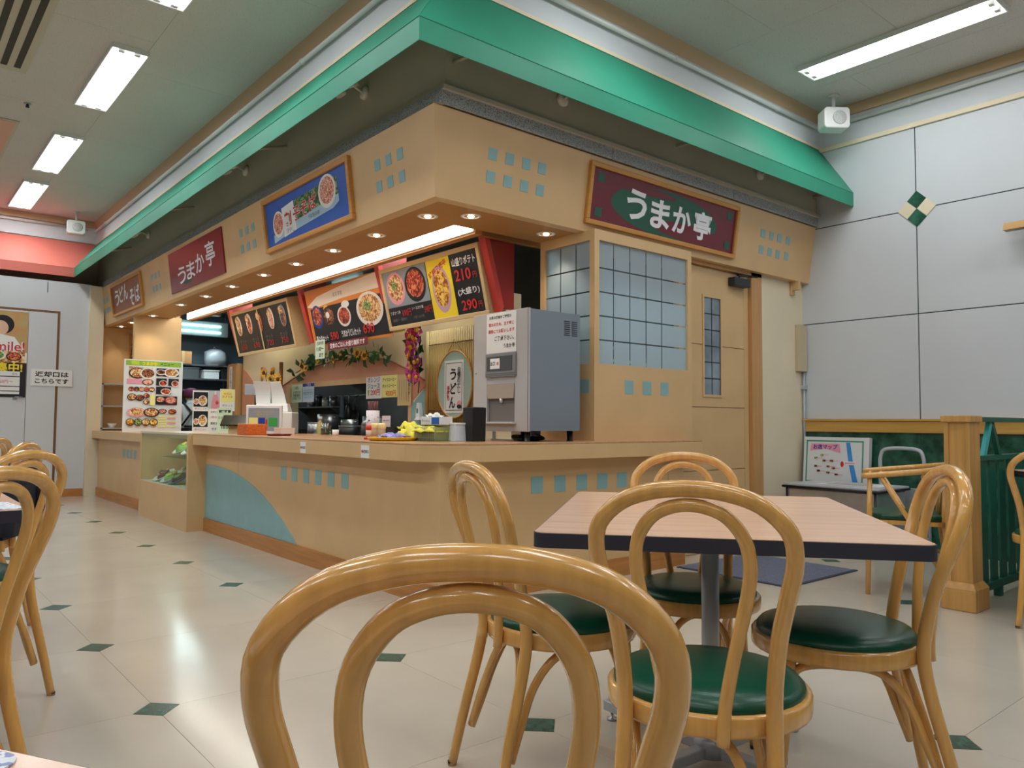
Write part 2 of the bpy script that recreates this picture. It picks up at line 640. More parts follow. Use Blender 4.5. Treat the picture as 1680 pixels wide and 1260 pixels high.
struct(MB().box(W - 0.03, W, -7.2, 0.0, ZC - 0.09, ZC).build('trim_4', COVE, bevel=0.006))
dm = thing('diamond_tile_emblem', 'diamond emblem of two dark green and two cream tiles on white wall', 'tile', (W, -0.833, 2.768))
for (dy, dz, mt) in ((0, 0.075, MARBLE), (0, -0.075, MARBLE), (0.075, 0, CREAM), (-0.075, 0, CREAM)):
    s = 0.073
    MB().prism([(dy + s, dz), (dy, dz + s), (dy - s, dz), (dy, dz - s)], 'x', -0.008, 0.0).build('tile', mt, dm)

# ---- door wall beside the kiosk
struct(MB().box(3.42, W + 0.006, 0.18, 0.30, 0, 2.42).build('wall_back', CREAM))
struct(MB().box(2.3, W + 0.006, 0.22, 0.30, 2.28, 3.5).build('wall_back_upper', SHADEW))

# ---- left wall (far end)
wl = struct(MB().box(-6.2, -0.15, 8.05, 8.16, 0, 2.82).build('wall_left', WHITE_WALL))
struct(MB().box(-6.2, -0.18, 8.028, 8.05, 0, 0.10).build('baseboard_left', SKIRT))
struct(MB().box(-6.2, 0.0, 8.16, 8.7, 2.78, 2.82).build('wall_left_ledge', SHADEW))
struct(MB().box(-6.2, 0.1, 8.62, 8.72, 2.82, 3.49).build('wall_left_recess', SHADEW))
struct(MB().box(-6.2, 0.0, 8.60, 8.72, 3.49, ZC).build('wall_left_beam', WHITE_WALL))
struct(MB().box(-6.2, -0.0, 8.57, 8.60, ZC - 0.09, ZC).build('trim_5', COVE, bevel=0.006))
struct(MB().box(-0.17, 0.0, 7.98, 8.40, 0, 2.80).build('wall_pilaster', CREAM))
# vertical joint mark above the door
MB().box(-0.662, -0.654, 8.046, 8.05, 2.66, 2.80).build('wall_joint', DGROOVE, wl)
# door in the left wall: two flush leaves in a thin brown frame
d1 = struct(MB().box(-2.1, -0.505, 8.044, 8.05, 0.0, 2.425).build('door_1', M('door_brown', (122, 86, 52), 0.5, wood=(6, 'z', 0.15))))
MB().box(-0.855, -0.535, 8.036, 8.044, 0.005, 2.395).build('door_leaf', WHITE_WALL, d1)
lf = MB().box(-2.07, -0.861, 8.036, 8.044, 0.005, 2.395).build('door_leaf', WHITE_WALL, d1)
MB().tube([(-0.98, 8.03, 1.285), (-0.98, 7.99, 1.285), (-0.90, 7.985, 1.285)], 0.009).build('door_handle', STEEL, lf)
MB().box(-1.0, -0.95, 8.03, 8.036, 1.25, 1.32).build('handle_plate', STEEL, lf)

# ---- kiosk beam above the awning
struct(MB().box(0.0, 0.3, 0.0, 8.6, 3.47, ZC).build('wall_beam_left', WHITE_WALL))
struct(MB().box(0.3, W, 0.0, 0.3, 3.47, ZC).build('wall_beam_front', WHITE_WALL))
struct(MB().prism([(0, 3.71), (-0.045, ZC), (0, ZC)], 'y', -0.045, 8.57).build('trim_6', COVE))
struct(MB().prism([(0, 3.71), (-0.045, ZC), (0, ZC)], 'x', -0.0, W - 0.03).build('trim_7', COVE))
struct(MB().box(-0.012, 0.0, -0.012, 8.6, 3.475, 3.50).build('trim_8', CREAM))
struct(MB().box(0.0, W, -0.012, 0.0, 3.475, 3.50).build('trim_9', CREAM))
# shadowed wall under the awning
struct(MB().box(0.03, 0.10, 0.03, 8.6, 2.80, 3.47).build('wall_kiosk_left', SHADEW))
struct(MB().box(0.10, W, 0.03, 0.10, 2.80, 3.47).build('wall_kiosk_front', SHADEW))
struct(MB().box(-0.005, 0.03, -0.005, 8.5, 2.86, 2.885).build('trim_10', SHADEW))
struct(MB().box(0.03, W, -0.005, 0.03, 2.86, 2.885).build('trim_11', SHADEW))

# ---- fascia (leans inwards at the bottom)
ob, ot, ib = (0.027, 0.116), (-0.037, 0.042), (0.10, 0.19)
fl = struct(MB().hexa([(ob[0], L, 2.28), (ob[0], ob[1], 2.28), (ib[0], ib[1], 2.28), (ib[0], L, 2.28),
                       (ot[0], L, 2.78), (ot[0], ot[1], 2.78), (ib[0], ib[1], 2.80), (ib[0], L, 2.80)]).build('wall_fascia_left', BEIGE))
fr = struct(MB().hexa([(ob[0], ob[1], 2.28), (W, ob[1], 2.28), (W, ib[1], 2.28), (ib[0], ib[1], 2.28),
                       (ot[0], ot[1], 2.78), (W, ot[1], 2.78), (W, ib[1], 2.80), (ib[0], ib[1], 2.80)]).build('wall_fascia_front', BEIGE))
TL, TR = math.atan2(0.064, 0.5), math.atan2(0.074, 0.5)
def fasL(z): return 0.027 - 0.128 * (z - 2.28)
def fasR(z): return 0.116 - 0.148 * (z - 2.28)
sq_me = MB().box(-0.0325, 0.0325, -0.0025, 0.002, -0.034, 0.034).mesh('inlay_square', TEAL)
def sq(parent, mat4):
    o = bpy.data.objects.new('inlay_square', sq_me)
    C.objects.link(o)
    o.parent = parent
    o.matrix_local = mat4
for x in (0.405, 0.5365, 0.669, 0.8005, 3.294, 3.425, 3.548, 3.685):
    for z in (2.598, 2.464):
        sq(fr, Matrix.Translation((x, fasR(z), z)) @ Matrix.Rotation(TR, 4, 'X'))
for y in (0.697, 0.5645, 0.4315, 2.985, 2.852, 2.719, 5.66, 5.53, 5.40, 7.93, 7.80, 7.68):
    for z in (2.599, 2.466):
        sq(fl, Matrix.Translation((fasL(z), y, z)) @ Matrix.Rotation(LEFT, 4, 'Z') @ Matrix.Rotation(TL, 4, 'X'))
# perforated vent strip on top of the fascia
vl = thing('vent_strip', 'dark perforated metal vent strip above the fascia facing the aisle', 'vent', (0, 0, 2.78))
vr = thing('vent_strip', 'dark perforated metal vent strip above the big maroon sign', 'vent', (0, 0, 2.78))
for a in range(6):
    MB().box(-0.018, 0.03, 0.03 + a * 1.40, 1.425 + a * 1.40, 0.002, 0.082).build('mesh_panel', MESHM, vl)
for a in range(3):
    MB().box((-0.018 if a == 0 else a * 1.40), min(1.394 + a * 1.40, W), 0.018, 0.03, 0.002, 0.082).build('mesh_panel', MESHM, vr)

# ---- soffit with light slot
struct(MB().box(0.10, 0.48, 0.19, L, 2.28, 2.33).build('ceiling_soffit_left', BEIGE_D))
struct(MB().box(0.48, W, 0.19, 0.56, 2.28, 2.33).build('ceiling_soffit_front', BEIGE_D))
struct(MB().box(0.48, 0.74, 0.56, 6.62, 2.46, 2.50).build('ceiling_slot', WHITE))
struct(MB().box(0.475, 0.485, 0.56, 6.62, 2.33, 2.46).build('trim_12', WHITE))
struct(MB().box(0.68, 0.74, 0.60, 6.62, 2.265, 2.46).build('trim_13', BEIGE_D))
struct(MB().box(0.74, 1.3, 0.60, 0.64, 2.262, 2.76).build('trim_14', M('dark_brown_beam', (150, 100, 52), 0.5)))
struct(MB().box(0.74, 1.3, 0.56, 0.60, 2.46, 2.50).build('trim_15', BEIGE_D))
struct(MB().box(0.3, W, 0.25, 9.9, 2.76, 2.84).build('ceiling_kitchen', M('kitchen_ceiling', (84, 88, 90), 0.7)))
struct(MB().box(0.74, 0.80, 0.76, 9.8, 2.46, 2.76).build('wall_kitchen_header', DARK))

# ---- kitchen shell
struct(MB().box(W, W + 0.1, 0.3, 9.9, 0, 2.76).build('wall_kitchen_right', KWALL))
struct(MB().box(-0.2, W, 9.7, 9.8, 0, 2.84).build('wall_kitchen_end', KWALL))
struct(MB().box(0.57, 0.62, 6.75, 9.7, 0, 2.84).build('wall_kitchen_left', BEIGE))
struct(MB().box(0.07, 0.62, 6.68, 6.75, 0.86, 2.30).build('wall_nook_side', BEIGE))
struct(MB().box(0.0, 0.62, 8.22, 8.30, 0.0, 2.30).build('wall_nook_end', BEIGE))
# ---- cream inner wall with the serving hatch
KX = 1.30
wi = thing('hatch_wall', 'cream inner kitchen wall with pink arch and open serving hatch', 'wall', (KX, 0, 0))
CREAMW = M('cream_inner_wall', (228, 208, 172), 0.6, noise=(2, 0.05))
PINKW = M('salmon_arch_paint', (214, 152, 122), 0.55, noise=(2, 0.05))
H0, H1, HZ0, HZ1 = 2.37, 4.87, 0.86, 1.43
b = MB()
b.box(0, 0.09, 0.95, H0, 0, 1.98); b.box(0, 0.09, H1, 6.36, 0, 1.98)
b.box(0, 0.09, H0, H1, HZ1, 1.98); b.box(0, 0.09, H0, H1, 0, HZ0)
b.build('wall_panel', CREAMW, wi)
# salmon arch above the hatch: polygon minus the opening, 6 mm proud
AP = [(2.06, 1.345), (2.35, 1.46), (2.71, 1.575), (3.1, 1.628), (3.8, 1.635), (4.2, 1.605), (4.53, 1.555), (4.9, 1.46), (5.2, 1.385)]
def lerp_pts(P, y):
    for (a0, z0), (a1, z1) in zip(P[:-1], P[1:]):
        if y <= a1:
            return z0 + (z1 - z0) * (y - a0) / (a1 - a0)
    return P[-1][1]
def arch_top(y): return lerp_pts(AP, y)
LO = [(2.06, 1.344), (2.3699, 1.16), (2.37, HZ1), (4.87, HZ1), (4.8701, 1.22), (5.2, 1.384)]
ys = sorted(set([2.06 + i * (5.2 - 2.06) / 26 for i in range(27)] + [2.3699, 2.37, 4.87, 4.8701]))
ab = MB()
for y0, y1 in zip(ys[:-1], ys[1:]):
    if y1 - y0 < 0.001:
        continue
    ab.prism([(y0, lerp_pts(LO, y0 + 1e-6)), (y1, lerp_pts(LO, y1 - 1e-6)), (y1, arch_top(y1) + .001), (y0, arch_top(y0) + .001)], 'x', -0.006, 0.0)
ab.build('arch', PINKW, wi)
MB().prism([(5.95, 1.0), (6.35, 1.0), (6.35, 1.68), (6.2, 1.62), (5.95, 1.48)], 'x', -0.006, 0.0).build('arch', PINKW, wi)
MB().tube([(-0.008, y, arch_top(y)) for y in ys if abs(y - 2.3699) > 1e-6 and abs(y - 4.8701) > 1e-6], 0.008, 6).build('arch_trim', M('arch_trim', (150, 96, 60), 0.5), wi)
MB().box(-0.012, 0.0, H1 - 0.02, H1 + 0.10, 0.86, 1.42).build('hatch_jamb', BEIGE, wi)
MB().box(-0.012, 0.0, H0 - 0.05, H0, 0.86, 1.42).build('hatch_jamb', BEIGE, wi)
MB().box(-0.014, 0.0, H0, H1, 1.375, 1.43).build('hatch_lintel', BEIGE, wi)
MB().box(-0.007, 0.0, 2.06, 2.33, 0.90, 1.14).build('teal_panel', TEAL, wi)
MB().prism([(2.06, 1.14), (2.33, 1.14), (2.06, 1.34)], 'x', -0.0065, 0.0).build('teal_panel', TEAL, wi)
MB().prism([(4.98, 1.06), (5.55, 1.06), (5.4, 1.22), (5.0, 1.32)], 'x', -0.0075, 0.0).build('teal_panel', TEAL, wi)
# back of the kitchen seen through the hatch
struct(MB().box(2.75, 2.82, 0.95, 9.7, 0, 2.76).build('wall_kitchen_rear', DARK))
rg = thing('cooking_range', 'dark steel cooking range behind the serving hatch', 'stove', (2.35, 4.6, 0))
MB().box(-0.35, 0.35, -1.4, 1.6, 0, 0.86).build('body', STEEL_D, rg)
MB().box(-0.35, 0.38, -1.4, 1.6, 0.86, 0.90).build('hob', BLACK, rg)
hd = thing('extractor_hood', 'grey steel extractor hood above the cooking range', 'hood', (2.3, 4.6, 1.55))
MB().hexa([(-0.45, -1.5, 0), (0.4, -1.5, 0), (0.4, 1.7, 0), (-0.45, 1.7, 0), (0.0, -1.5, 0.5), (0.4, -1.5, 0.5), (0.4, 1.7, 0.5), (0.0, 1.7, 0.5)]).build('canopy', STEEL_D, hd)
MB().box(-0.46, -0.43, -1.5, 1.7, -0.05, 0.02).build('lip', STEEL, hd)
MB().box(0.1, 0.35, -0.3, 0.3, 0.5, 1.2).build('duct', STEEL, hd)
MB().box(-0.1, 0.1, -0.7, 0.9, -0.03, 0.0).build('added_hood_lamp', M('added_hood_lamp', (255, 246, 226), 0.4, emit=2.0), hd)  # added glowing panel, put in to light the hatch interior
rl = thing('hanging_rail', 'steel rail with hooks holding pans behind the hatch', 'rail', (2.68, 5.9, 1.36))
MB().tube([(0, -1.2, 0), (0, 0.6, 0)], 0.008).build('bar', STEEL, rl)
for y in (-1.15, 0.55):
    MB().tube([(0, y, 0), (0.07, y, 0.0)], 0.008).build('bracket', STEEL, rl)
def pan(name, label, loc, r, hl):
    t = thing(name, label, 'pan', loc)
    MB().lathe([(0.0, 0), (r * .8, 0), (r, 0.04), (r * .96, 0.04), (r * .78, 0.008), (0.0, 0.008)], 20).build('bowl', BLACK, t)
    MB().tube([(0, r * .9, 0.03), (0, r + hl * .5, 0.05), (0, r + hl, 0.02), (0, r + hl + .008, -.02)], [0.012, 0.01, 0.011, 0.006], 8).build('handle', STEEL_D, t)
    t.rotation_euler = (PI / 2, 0, -PI / 2)
    return t
pan('frying_pan', 'round black frying pan hanging behind the serving hatch', (2.655, 5.80, 1.08), 0.10, 0.17)
lt = thing('ladle', 'grey steel ladle hanging beside the black pan', 'ladle', (2.655, 6.06, 1.02))
MB().lathe([(0.0, -0.02), (0.03, 0.0), (0.048, 0.06), (0.05, 0.13), (0.03, 0.20), (0.014, 0.23), (0.0, 0.23)], 14).build('bowl', STEEL_D, lt)
MB().tube([(0, 0, 0.22), (0.005, 0, 0.335), (0.018, 0, 0.352)], 0.007).build('handle', STEEL, lt)
hs_ = thing('spice_shelf', 'narrow steel wall shelf behind the range seen through the hatch', 'shelf', (2.66, 6.9, 1.20))
MB().box(-.09, .085, -.55, .75, 0, .018).build('shelf_board', STEEL, hs_)
for y in (-.45, .65):
    MB().prism([(-.08, 0), (.085, 0), (.085, -.10)], 'y', y, y + .015).build('shelf_bracket', STEEL, hs_)
for k, (y, r, hh, mt, lb) in enumerate(((6.50, .055, .13, STEEL, 'tall steel canister at the right of the wall shelf'), (6.72, .06, .10, WHITE_G, 'short white canister on the wall shelf'),
                                        (6.95, .05, .15, STEEL_D, 'dark slim canister on the wall shelf'), (7.2, .065, .11, STEEL, 'wide steel canister at the left of the wall shelf'))):
    t = thing('canister', lb, 'canister', (2.65, y, 1.218))
    MB().lathe([(0, 0), (r, 0), (r, hh), (0, hh)], 18).build('body', mt, t)
    MB().lathe([(r * 1.03, hh), (r * 1.03, hh + .015), (.012, hh + .02), (.012, hh + .035), (0, hh + .035)], 18).build('lid', STEEL, t)
for k, (y, r, hh, lb) in enumerate(((5.95, .14, .20, 'large steel stock pot at the left of the range'), (5.35, .11, .13, 'steel saucepan in the middle of the range'), (4.75, .13, .17, 'steel stock pot at the right of the range'))):
    t = thing('stock_pot', lb, 'pot', (2.3, y, 0.90))
    MB().lathe([(0, 0), (r, 0), (r, hh), (r * .95, hh), (r * .95, .01), (0, .01)], 22).build('body', STEEL, t)
    for s_ in (-1, 1):
        MB().tube(catmull([(0, s_ * r, hh * .8), (0, s_ * (r + .035), hh * .8), (.03, s_ * (r + .035), hh * .8), (.04, s_ * r * .97, hh * .8)], 4), .006, 6).build('handle', STEEL, t)
t = thing('hanging_towel', 'blue grey towel hanging from the rail beside the ladle', 'towel', (2.655, 6.24, 1.06))
MB().prism([(-.055, 0.0), (.06, .01), (.04, .18), (.03, .30), (-.03, .30), (-.045, .17)], 'x', -.012, .004).build('cloth', M('towel_blue', (110, 128, 150), 0.8, bump=(30, .5)), t)
MB().tube([(0.0, -.03, .298), (0.024, 0, .305), (0.0, .03, .298)], .005, 6).build('loop', M('towel_blue', (110, 128, 150), 0.8), t)
# shelf of utensils on the inner sill of the hatch
sill = thing('hatch_counter', 'steel prep counter running behind the serving hatch', 'counter', (1.0, 3.6, 0))
MB().box(-0.10, 0.28, -1.3, 2.7, 0.80, 0.84).build('top', STEEL, sill)
MB().box(-0.05, 0.24, -1.25, 2.65, 0.10, 0.80).build('body', STEEL_D, sill)
for a in (-1.2, 2.55):
    MB().box(0.0, 0.05, a, a + 0.05, 0, 0.10).build('leg', STEEL, sill)
def pot(label, loc, r, h, mt=BLACK, ut=True, name='utensil_pot'):
    t = thing(name, label, 'pot', loc)
    MB().lathe([(0, 0), (r, 0), (r, h), (r * .92, h), (r * .92, 0.01), (0, 0.01)], 18).build('body', mt, t)
    MB().tube([(r * math.cos(a), r * math.sin(a), h) for a in [2 * PI * k / 18 for k in range(18)]], 0.004, 6, closed=True).build('rim', STEEL, t)
    if ut:
        for k in range(3):
            a = k * 2.1
            MB().tube([(0.01 * k, 0, 0.02), (r * .5 * math.cos(a), r * .5 * math.sin(a), h + 0.03)], 0.005, 6).build('spoon_handle', STEEL, t)
            MB().lathe([(0, -0.015), (0.02, 0), (0.02, 0.02), (0, 0.035)], 10, (r * .5 * math.cos(a), r * .5 * math.sin(a), h + 0.04)).build('spoon_bowl', STEEL, t)
    return t
pot('dark pot of steel ladles at the left end of the hatch', (1.02, 4.22, 0.84), 0.075, 0.17)
pot('low black pan at the far left of the hatch sill', (1.0, 4.45, 0.84), 0.09, 0.13, STEEL_D, False)
pot('black stock pot in the middle of the hatch sill', (1.05, 3.0, 0.84), 0.10, 0.12, BLACK, False)
st = pot('steel bain-marie tub behind the white mug', (1.02, 3.62, 0.84), 0.09, 0.15, STEEL, False)
bt = thing('sauce_bottle', 'small yellow sauce bottle with white cap on hatch sill', 'bottle', (0.96, 3.42, 0.84))
MB().lathe([(0, 0), (0.032, 0), (0.034, 0.02), (0.034, 0.13), (0.014, 0.17), (0.014, 0.185), (0, 0.185)], 16).build('bottle_body', M('bottle_yellow', (206, 190, 120), 0.3), bt)
MB().lathe([(0.018, 0), (0.018, 0.03), (0, 0.03)], 12, (0, 0, 0.18)).build('cap', WHITE_G, bt)

# ---- far kitchen seen past the hatch wall
bd = thing('plywood_cabinet', 'tall brown plywood cabinet side at the end of the hatch wall', 'cabinet', (1.25, 6.60, 0))
MB().box(0.0, 0.40, -0.16, 0.16, 0, 1.75).build('body', M('plywood', (196, 150, 96), 0.5, wood=(5, 'z', 0.12)), bd)
MB().box(-0.012, 0.0, -0.155, 0.155, 0.06, 1.72).build('door', M('plywood', (196, 150, 96), 0.5), bd)
s = Sheet(0.10, 0.43, 0.001)
s.text('お\n持\nち\n帰\nり', 0.0, 0.06, h=0.26, m=INKBLUE, line=0.9)
s.build('paper_strip', PAPER, (1.236, 6.62, 1.50), LEFT, 0, 'white vertical paper strip taped to brown plywood cabinet', 'notice')
ks = thing('kitchen_shelf', 'steel kitchen shelf with two boards against far wall', 'shelf', (1.75, 9.46, 0))
for x in (-0.45, 0.45):
    for y in (-0.22, 0.2):
        MB().box(x - 0.015, x + 0.015, y - 0.015, y + 0.015, 0, 1.95).build('post', STEEL, ks)
for z in (0.9, 1.48, 1.66):
    MB().box(-0.46, 0.46, -0.24, 0.22, z, z + 0.025).build('shelf_board', STEEL, ks)
for k, (x, w, h, mt, lb) in enumerate(((-0.22, 0.3, 0.16, STEEL, 'wide steel tray box on upper kitchen shelf'), (0.13, 0.24, 0.13, WHITE_G, 'white plastic tub on upper kitchen shelf'), (0.36, 0.14, 0.15, STEEL_D, 'dark square can at the right of the kitchen shelf'))):
    t = thing('storage_box', lb, 'box', (1.75 + x, 9.42, 1.685))
    MB().box(-w / 2, w / 2, -0.15, 0.15, 0, h).build('body', mt, t, bevel=0.008)
    MB().box(-w / 2 - .006, w / 2 + .006, -0.156, 0.156, h, h + 0.015).build('lid', mt, t)
t = thing('cardboard_box', 'brown cardboard box standing on the far kitchen shelf top', 'box', (1.43, 9.40, 1.915))
MB().box(-0.13, 0.13, -0.12, 0.12, 0, 0.20).build('carton', M('cardboard', (182, 132, 84), 0.7), t)
MB().box(-0.02, 0.02, -0.121, 0.121, 0.0, 0.201).build('tape', M('tape', (206, 170, 120), 0.4), t)
MB().box(-0.5, 0.5, -0.13, 0.22, 1.895, 1.915).build('shelf_board', STEEL, ks)
t = thing('plastic_bag', 'grey plastic bag of supplies on top kitchen shelf', 'bag', (1.98, 9.42, 1.915))
bg = MB().lathe([(0, 0), (0.17, 0.0), (0.2, 0.10), (0.17, 0.22), (0.08, 0.27), (0.0, 0.25)], 12)
bg.v = [(x * random.uniform(.85, 1.1), y * random.uniform(.6, .75), z) for x, y, z in bg.v]
bg.build('bag_body', M('grey_plastic_film', (150, 156, 162), 0.3, bump=(14, 0.8)), t)
MB().tube([(-.05, 0, .24), (-.02, 0, .31), (.03, 0, .24)], 0.008).build('bag_handle', M('grey_plastic_film', (150, 156, 162), 0.3), t)
# kitchen fluorescent fixture
t = thing('kitchen_light', 'open twin tube fluorescent fixture hanging in the dark kitchen', 'light', (1.70, 9.15, 2.48))
MB().box(-0.42, 0.38, 0.0, 0.10, -0.11, 0.12).build('housing', M('fixture_grey', (176, 190, 192), 0.4), t)
for z in (-0.05, 0.05):
    MB().tube([(-0.38, -0.02, z), (0.26, -0.02, z)], 0.016, 10).build('tube', M('kitchen_tube', (190, 240, 240), 0.3, emit=5.0), t)
for x in (-0.35, 0.35):
    MB().tube([(x, 0.05, 0.12), (x, 0.05, 0.285)], 0.006).build('hanger', STEEL, t)
def area(name, loc, rot, sx, sy, power, col=(1, 1, 1), parent=None):
    d = bpy.data.lights.new(name, 'AREA')
    d.shape = 'RECTANGLE'
    d.size, d.size_y = sx, sy
    d.energy = power
    d.color = col
    o = bpy.data.objects.new(name, d)
    C.objects.link(o)
    if parent:
        o.parent = parent
    o.location = loc
    o.rotation_euler = rot
    return o
area('added_hood_fill', (-0.1, 0.1, -0.04), (0, math.radians(-25), 0), 0.15, 1.6, 5, (1.0, 0.96, 0.88), hd)  # added fill light for the range and shelf behind the hatch
area('kitchen_lamp', (0, -0.06, -0.12), (math.radians(-20), 0, 0), 0.7, 0.12, 9, (0.8, 0.97, 1.0), t)
KL = []  # added fixtures, out of sight, that brighten the dark kitchen and hatch wall
KL.append(dup(t, (2.0, 4.9, 2.64), -PI / 2, 'added unseen twin tube fixture brightening the hatch range'))
KL.append(dup(t, (1.2, 1.95, 2.64), -PI / 2, 'added unseen twin tube fixture brightening the serving aisle'))
KL.append(dup(t, (1.2, 5.4, 2.64), -PI / 2, 'added unseen twin tube fixture brightening the far serving aisle'))
KL.append(dup(t, (1.08, 7.9, 2.64), PI, 'added unseen twin tube fixture lighting the kitchen worker'))
KL.append(dup(t, (1.75, 0.95, 2.64), 0, 'added unseen twin tube fixture brightening the frosted partition from behind'))
for r in KL:
    for c in list(r.children):
        if c.name.startswith('hanger'):
            bpy.data.objects.remove(c)

# kitchen worker seen from behind
def person(loc, rz):
    t = thing('person', 'kitchen worker seen from behind in white shirt with crossed black apron straps and purple cap', 'person', loc, rz)
    V = [((0, 0, 0.86), .135), ((0, .0, 1.0), .125), ((0.03, 0, 1.12), .14), ((0.07, 0, 1.20), .10), ((0.10, 0, 1.27), .052),
         ((0.13, 0, 1.34), .085), ((0.14, 0, 1.40), .08)]
    E_ = [(0, 1), (1, 2), (2, 3), (3, 4), (4, 5), (5, 6)]
    for s in (-1, 1):
        o = len(V)
        V += [((0.05, s * .15, 1.19), .062), ((0.10, s * .20, 1.0), .05), ((0.28, s * .14, 0.93), .038), ((0.38, s * .11, 0.92), .03)]
        E_ += [(2, o), (o, o + 1), (o + 1, o + 2), (o + 2, o + 3)]
        o2 = len(V)
        V += [((0.0, s * .09, 0.78), .085), ((0.02, s * .095, 0.46), .06), ((0.0, s * .10, 0.07), .045), ((0.12, s * .11, 0.03), .04)]
        E_ += [(0, o2), (o2, o2 + 1), (o2 + 1, o2 + 2), (o2 + 2, o2 + 3)]
    me = bpy.data.meshes.new('body')
    me.from_pydata([v[0] for v in V], E_, [])
    o = bpy.data.objects.new('body', me)
    C.objects.link(o)
    o.parent = t
    sk = o.modifiers.new('skin', 'SKIN')
    for i, v in enumerate(V):
        me.skin_vertices[0].data[i].radius = (v[1], v[1])
    me.skin_vertices[0].data[0].use_root = True
    ss = o.modifiers.new('sub', 'SUBSURF')
    ss.levels = ss.render_levels = 2
    m = bpy.data.materials.new('worker_shirt')
    m.use_nodes = True
    nt = m.node_tree
    tc = nt.nodes.new('ShaderNodeTexCoord')
    sp = nt.nodes.new('ShaderNodeSeparateXYZ')
    rp = nt.nodes.new('ShaderNodeValToRGB')
    rp.color_ramp.interpolation = 'CONSTANT'
    e = rp.color_ramp.elements
    e[0].position = 0.0; e[0].color = lin((36, 38, 48))
    e[1].position = 0.86; e[1].color = lin((226, 230, 236))
    k = e.new(0.965 if False else 0.99); k.color = lin((226, 230, 236))
    mp = nt.nodes.new('ShaderNodeMath'); mp.operation = 'MULTIPLY'; mp.inputs[1].default_value = 1.0
    nt.links.new(tc.outputs['Object'], sp.inputs[0])
    nt.links.new(sp.outputs['Z'], mp.inputs[0])
    nt.links.new(mp.outputs[0], rp.inputs[0])
    nt.links.new(rp.outputs[0], nt.nodes['Principled BSDF'].inputs['Base Color'])
    me.materials.append(m)
    SKIN = M('skin', (214, 160, 128), 0.5)
    MB().lathe([(0.0, -.10), (0.045, -.09), (0.075, -.05), (0.09, 0.0), (0.092, 0.03), (0.0, 0.10)], 16, (0.135, 0, 1.35)).build('face', SKIN, t)
    MB().lathe([(0.096, -0.02), (0.108, 0.0), (0.11, 0.05), (0.095, 0.095), (0.05, 0.12), (0.0, 0.125)], 18, (0.125, 0, 1.355)).build('cap', M('purple_cap', (112, 34, 78), 0.7, bump=(60, 0.5)), t)
    MB().tube([(0.13 + .105 * math.cos(a), .105 * math.sin(a), 1.335) for a in [2 * PI * i / 20 for i in range(20)]], 0.013, 8, closed=True).build('hair', M('black_hair', (20, 16, 16), 0.5), t)
    STRAP = M('black_strap', (18, 18, 22), 0.6)
    for s in (-1, 1):
        MB().tube(catmull([(0.05, s * .115, 1.255), (-0.06, s * .075, 1.20), (-0.115, 0, 1.10), (-0.135, -s * .08, 0.98), (-0.10, -s * .13, 0.90)], 5), 0.015, 8).build('apron_strap', STRAP, t)
    MB().tube(catmull([(-0.145, -.1, 0.89), (-0.16, 0, 0.885), (-0.145, .1, 0.89)], 6), 0.018, 8).build('apron_tie', STRAP, t)
    return t
person((1.40, 8.72, 0.03), math.radians(76))

# ================================================================== COUNTER
ct = thing('service_counter', 'long beige L-shaped service counter front with teal squares', 'counter', (0, 0, 0))
MB().box(0.0, 0.62, 0.0, 2.948, 0.115, 0.785).build('front_panel', BEIGE, ct)
MB().box(0.0, 0.62, 2.952, 3.75, 0.115, 0.785).build('front_panel', BEIGE, ct)
MB().box(0.62, 1.948, 0.0, 0.5, 0.115, 0.785).build('front_panel', BEIGE, ct)
MB().box(1.952, 2.12, 0.0, 0.5, 0.115, 0.785).build('front_panel', BEIGE, ct)
MB().box(-0.012, 0.0, -0.012, 3.75, 0.0, 0.118).build('skirting', SKIRT_Y, ct)
MB().box(0.0, 2.12, -0.012, 0.0, 0.0, 0.118).build('skirting', SKIRT, ct)
MB().box(0.0, 0.6, 0.0, 3.75, 0.0, 0.115).build('plinth', SKIRT_Y, ct)
MB().box(0.6, 2.1, 0.0, 0.5, 0.0, 0.115).build('plinth', SKIRT, ct)
csq = MB().box(-0.0475, 0.0475, -0.002, 0.002, -0.05, 0.05).mesh('inlay_square', TEAL)
for y in (2.032, 1.845, 1.652, 1.462, 1.27, 1.076):
    piece('inlay_square', csq, ct, (0, y, 0.617), (0, 0, LEFT))
for x in (0.709, 0.899, 1.088, 1.277, 1.463):
    piece('inlay_square', csq, ct, (x, 0, 0.628))
# teal quarter arc
pts = [(3.745, 0.12)]
for k in range(21):
    dy_ = 1.975 * k / 20
    pts.append((3.745 - dy_, max(0.1205, 0.605 - 0.0898 * dy_ ** 2.48)))
MB().prism(pts[::-1], 'x', -0.003, 0.002).build('teal_arc', TEAL, ct)
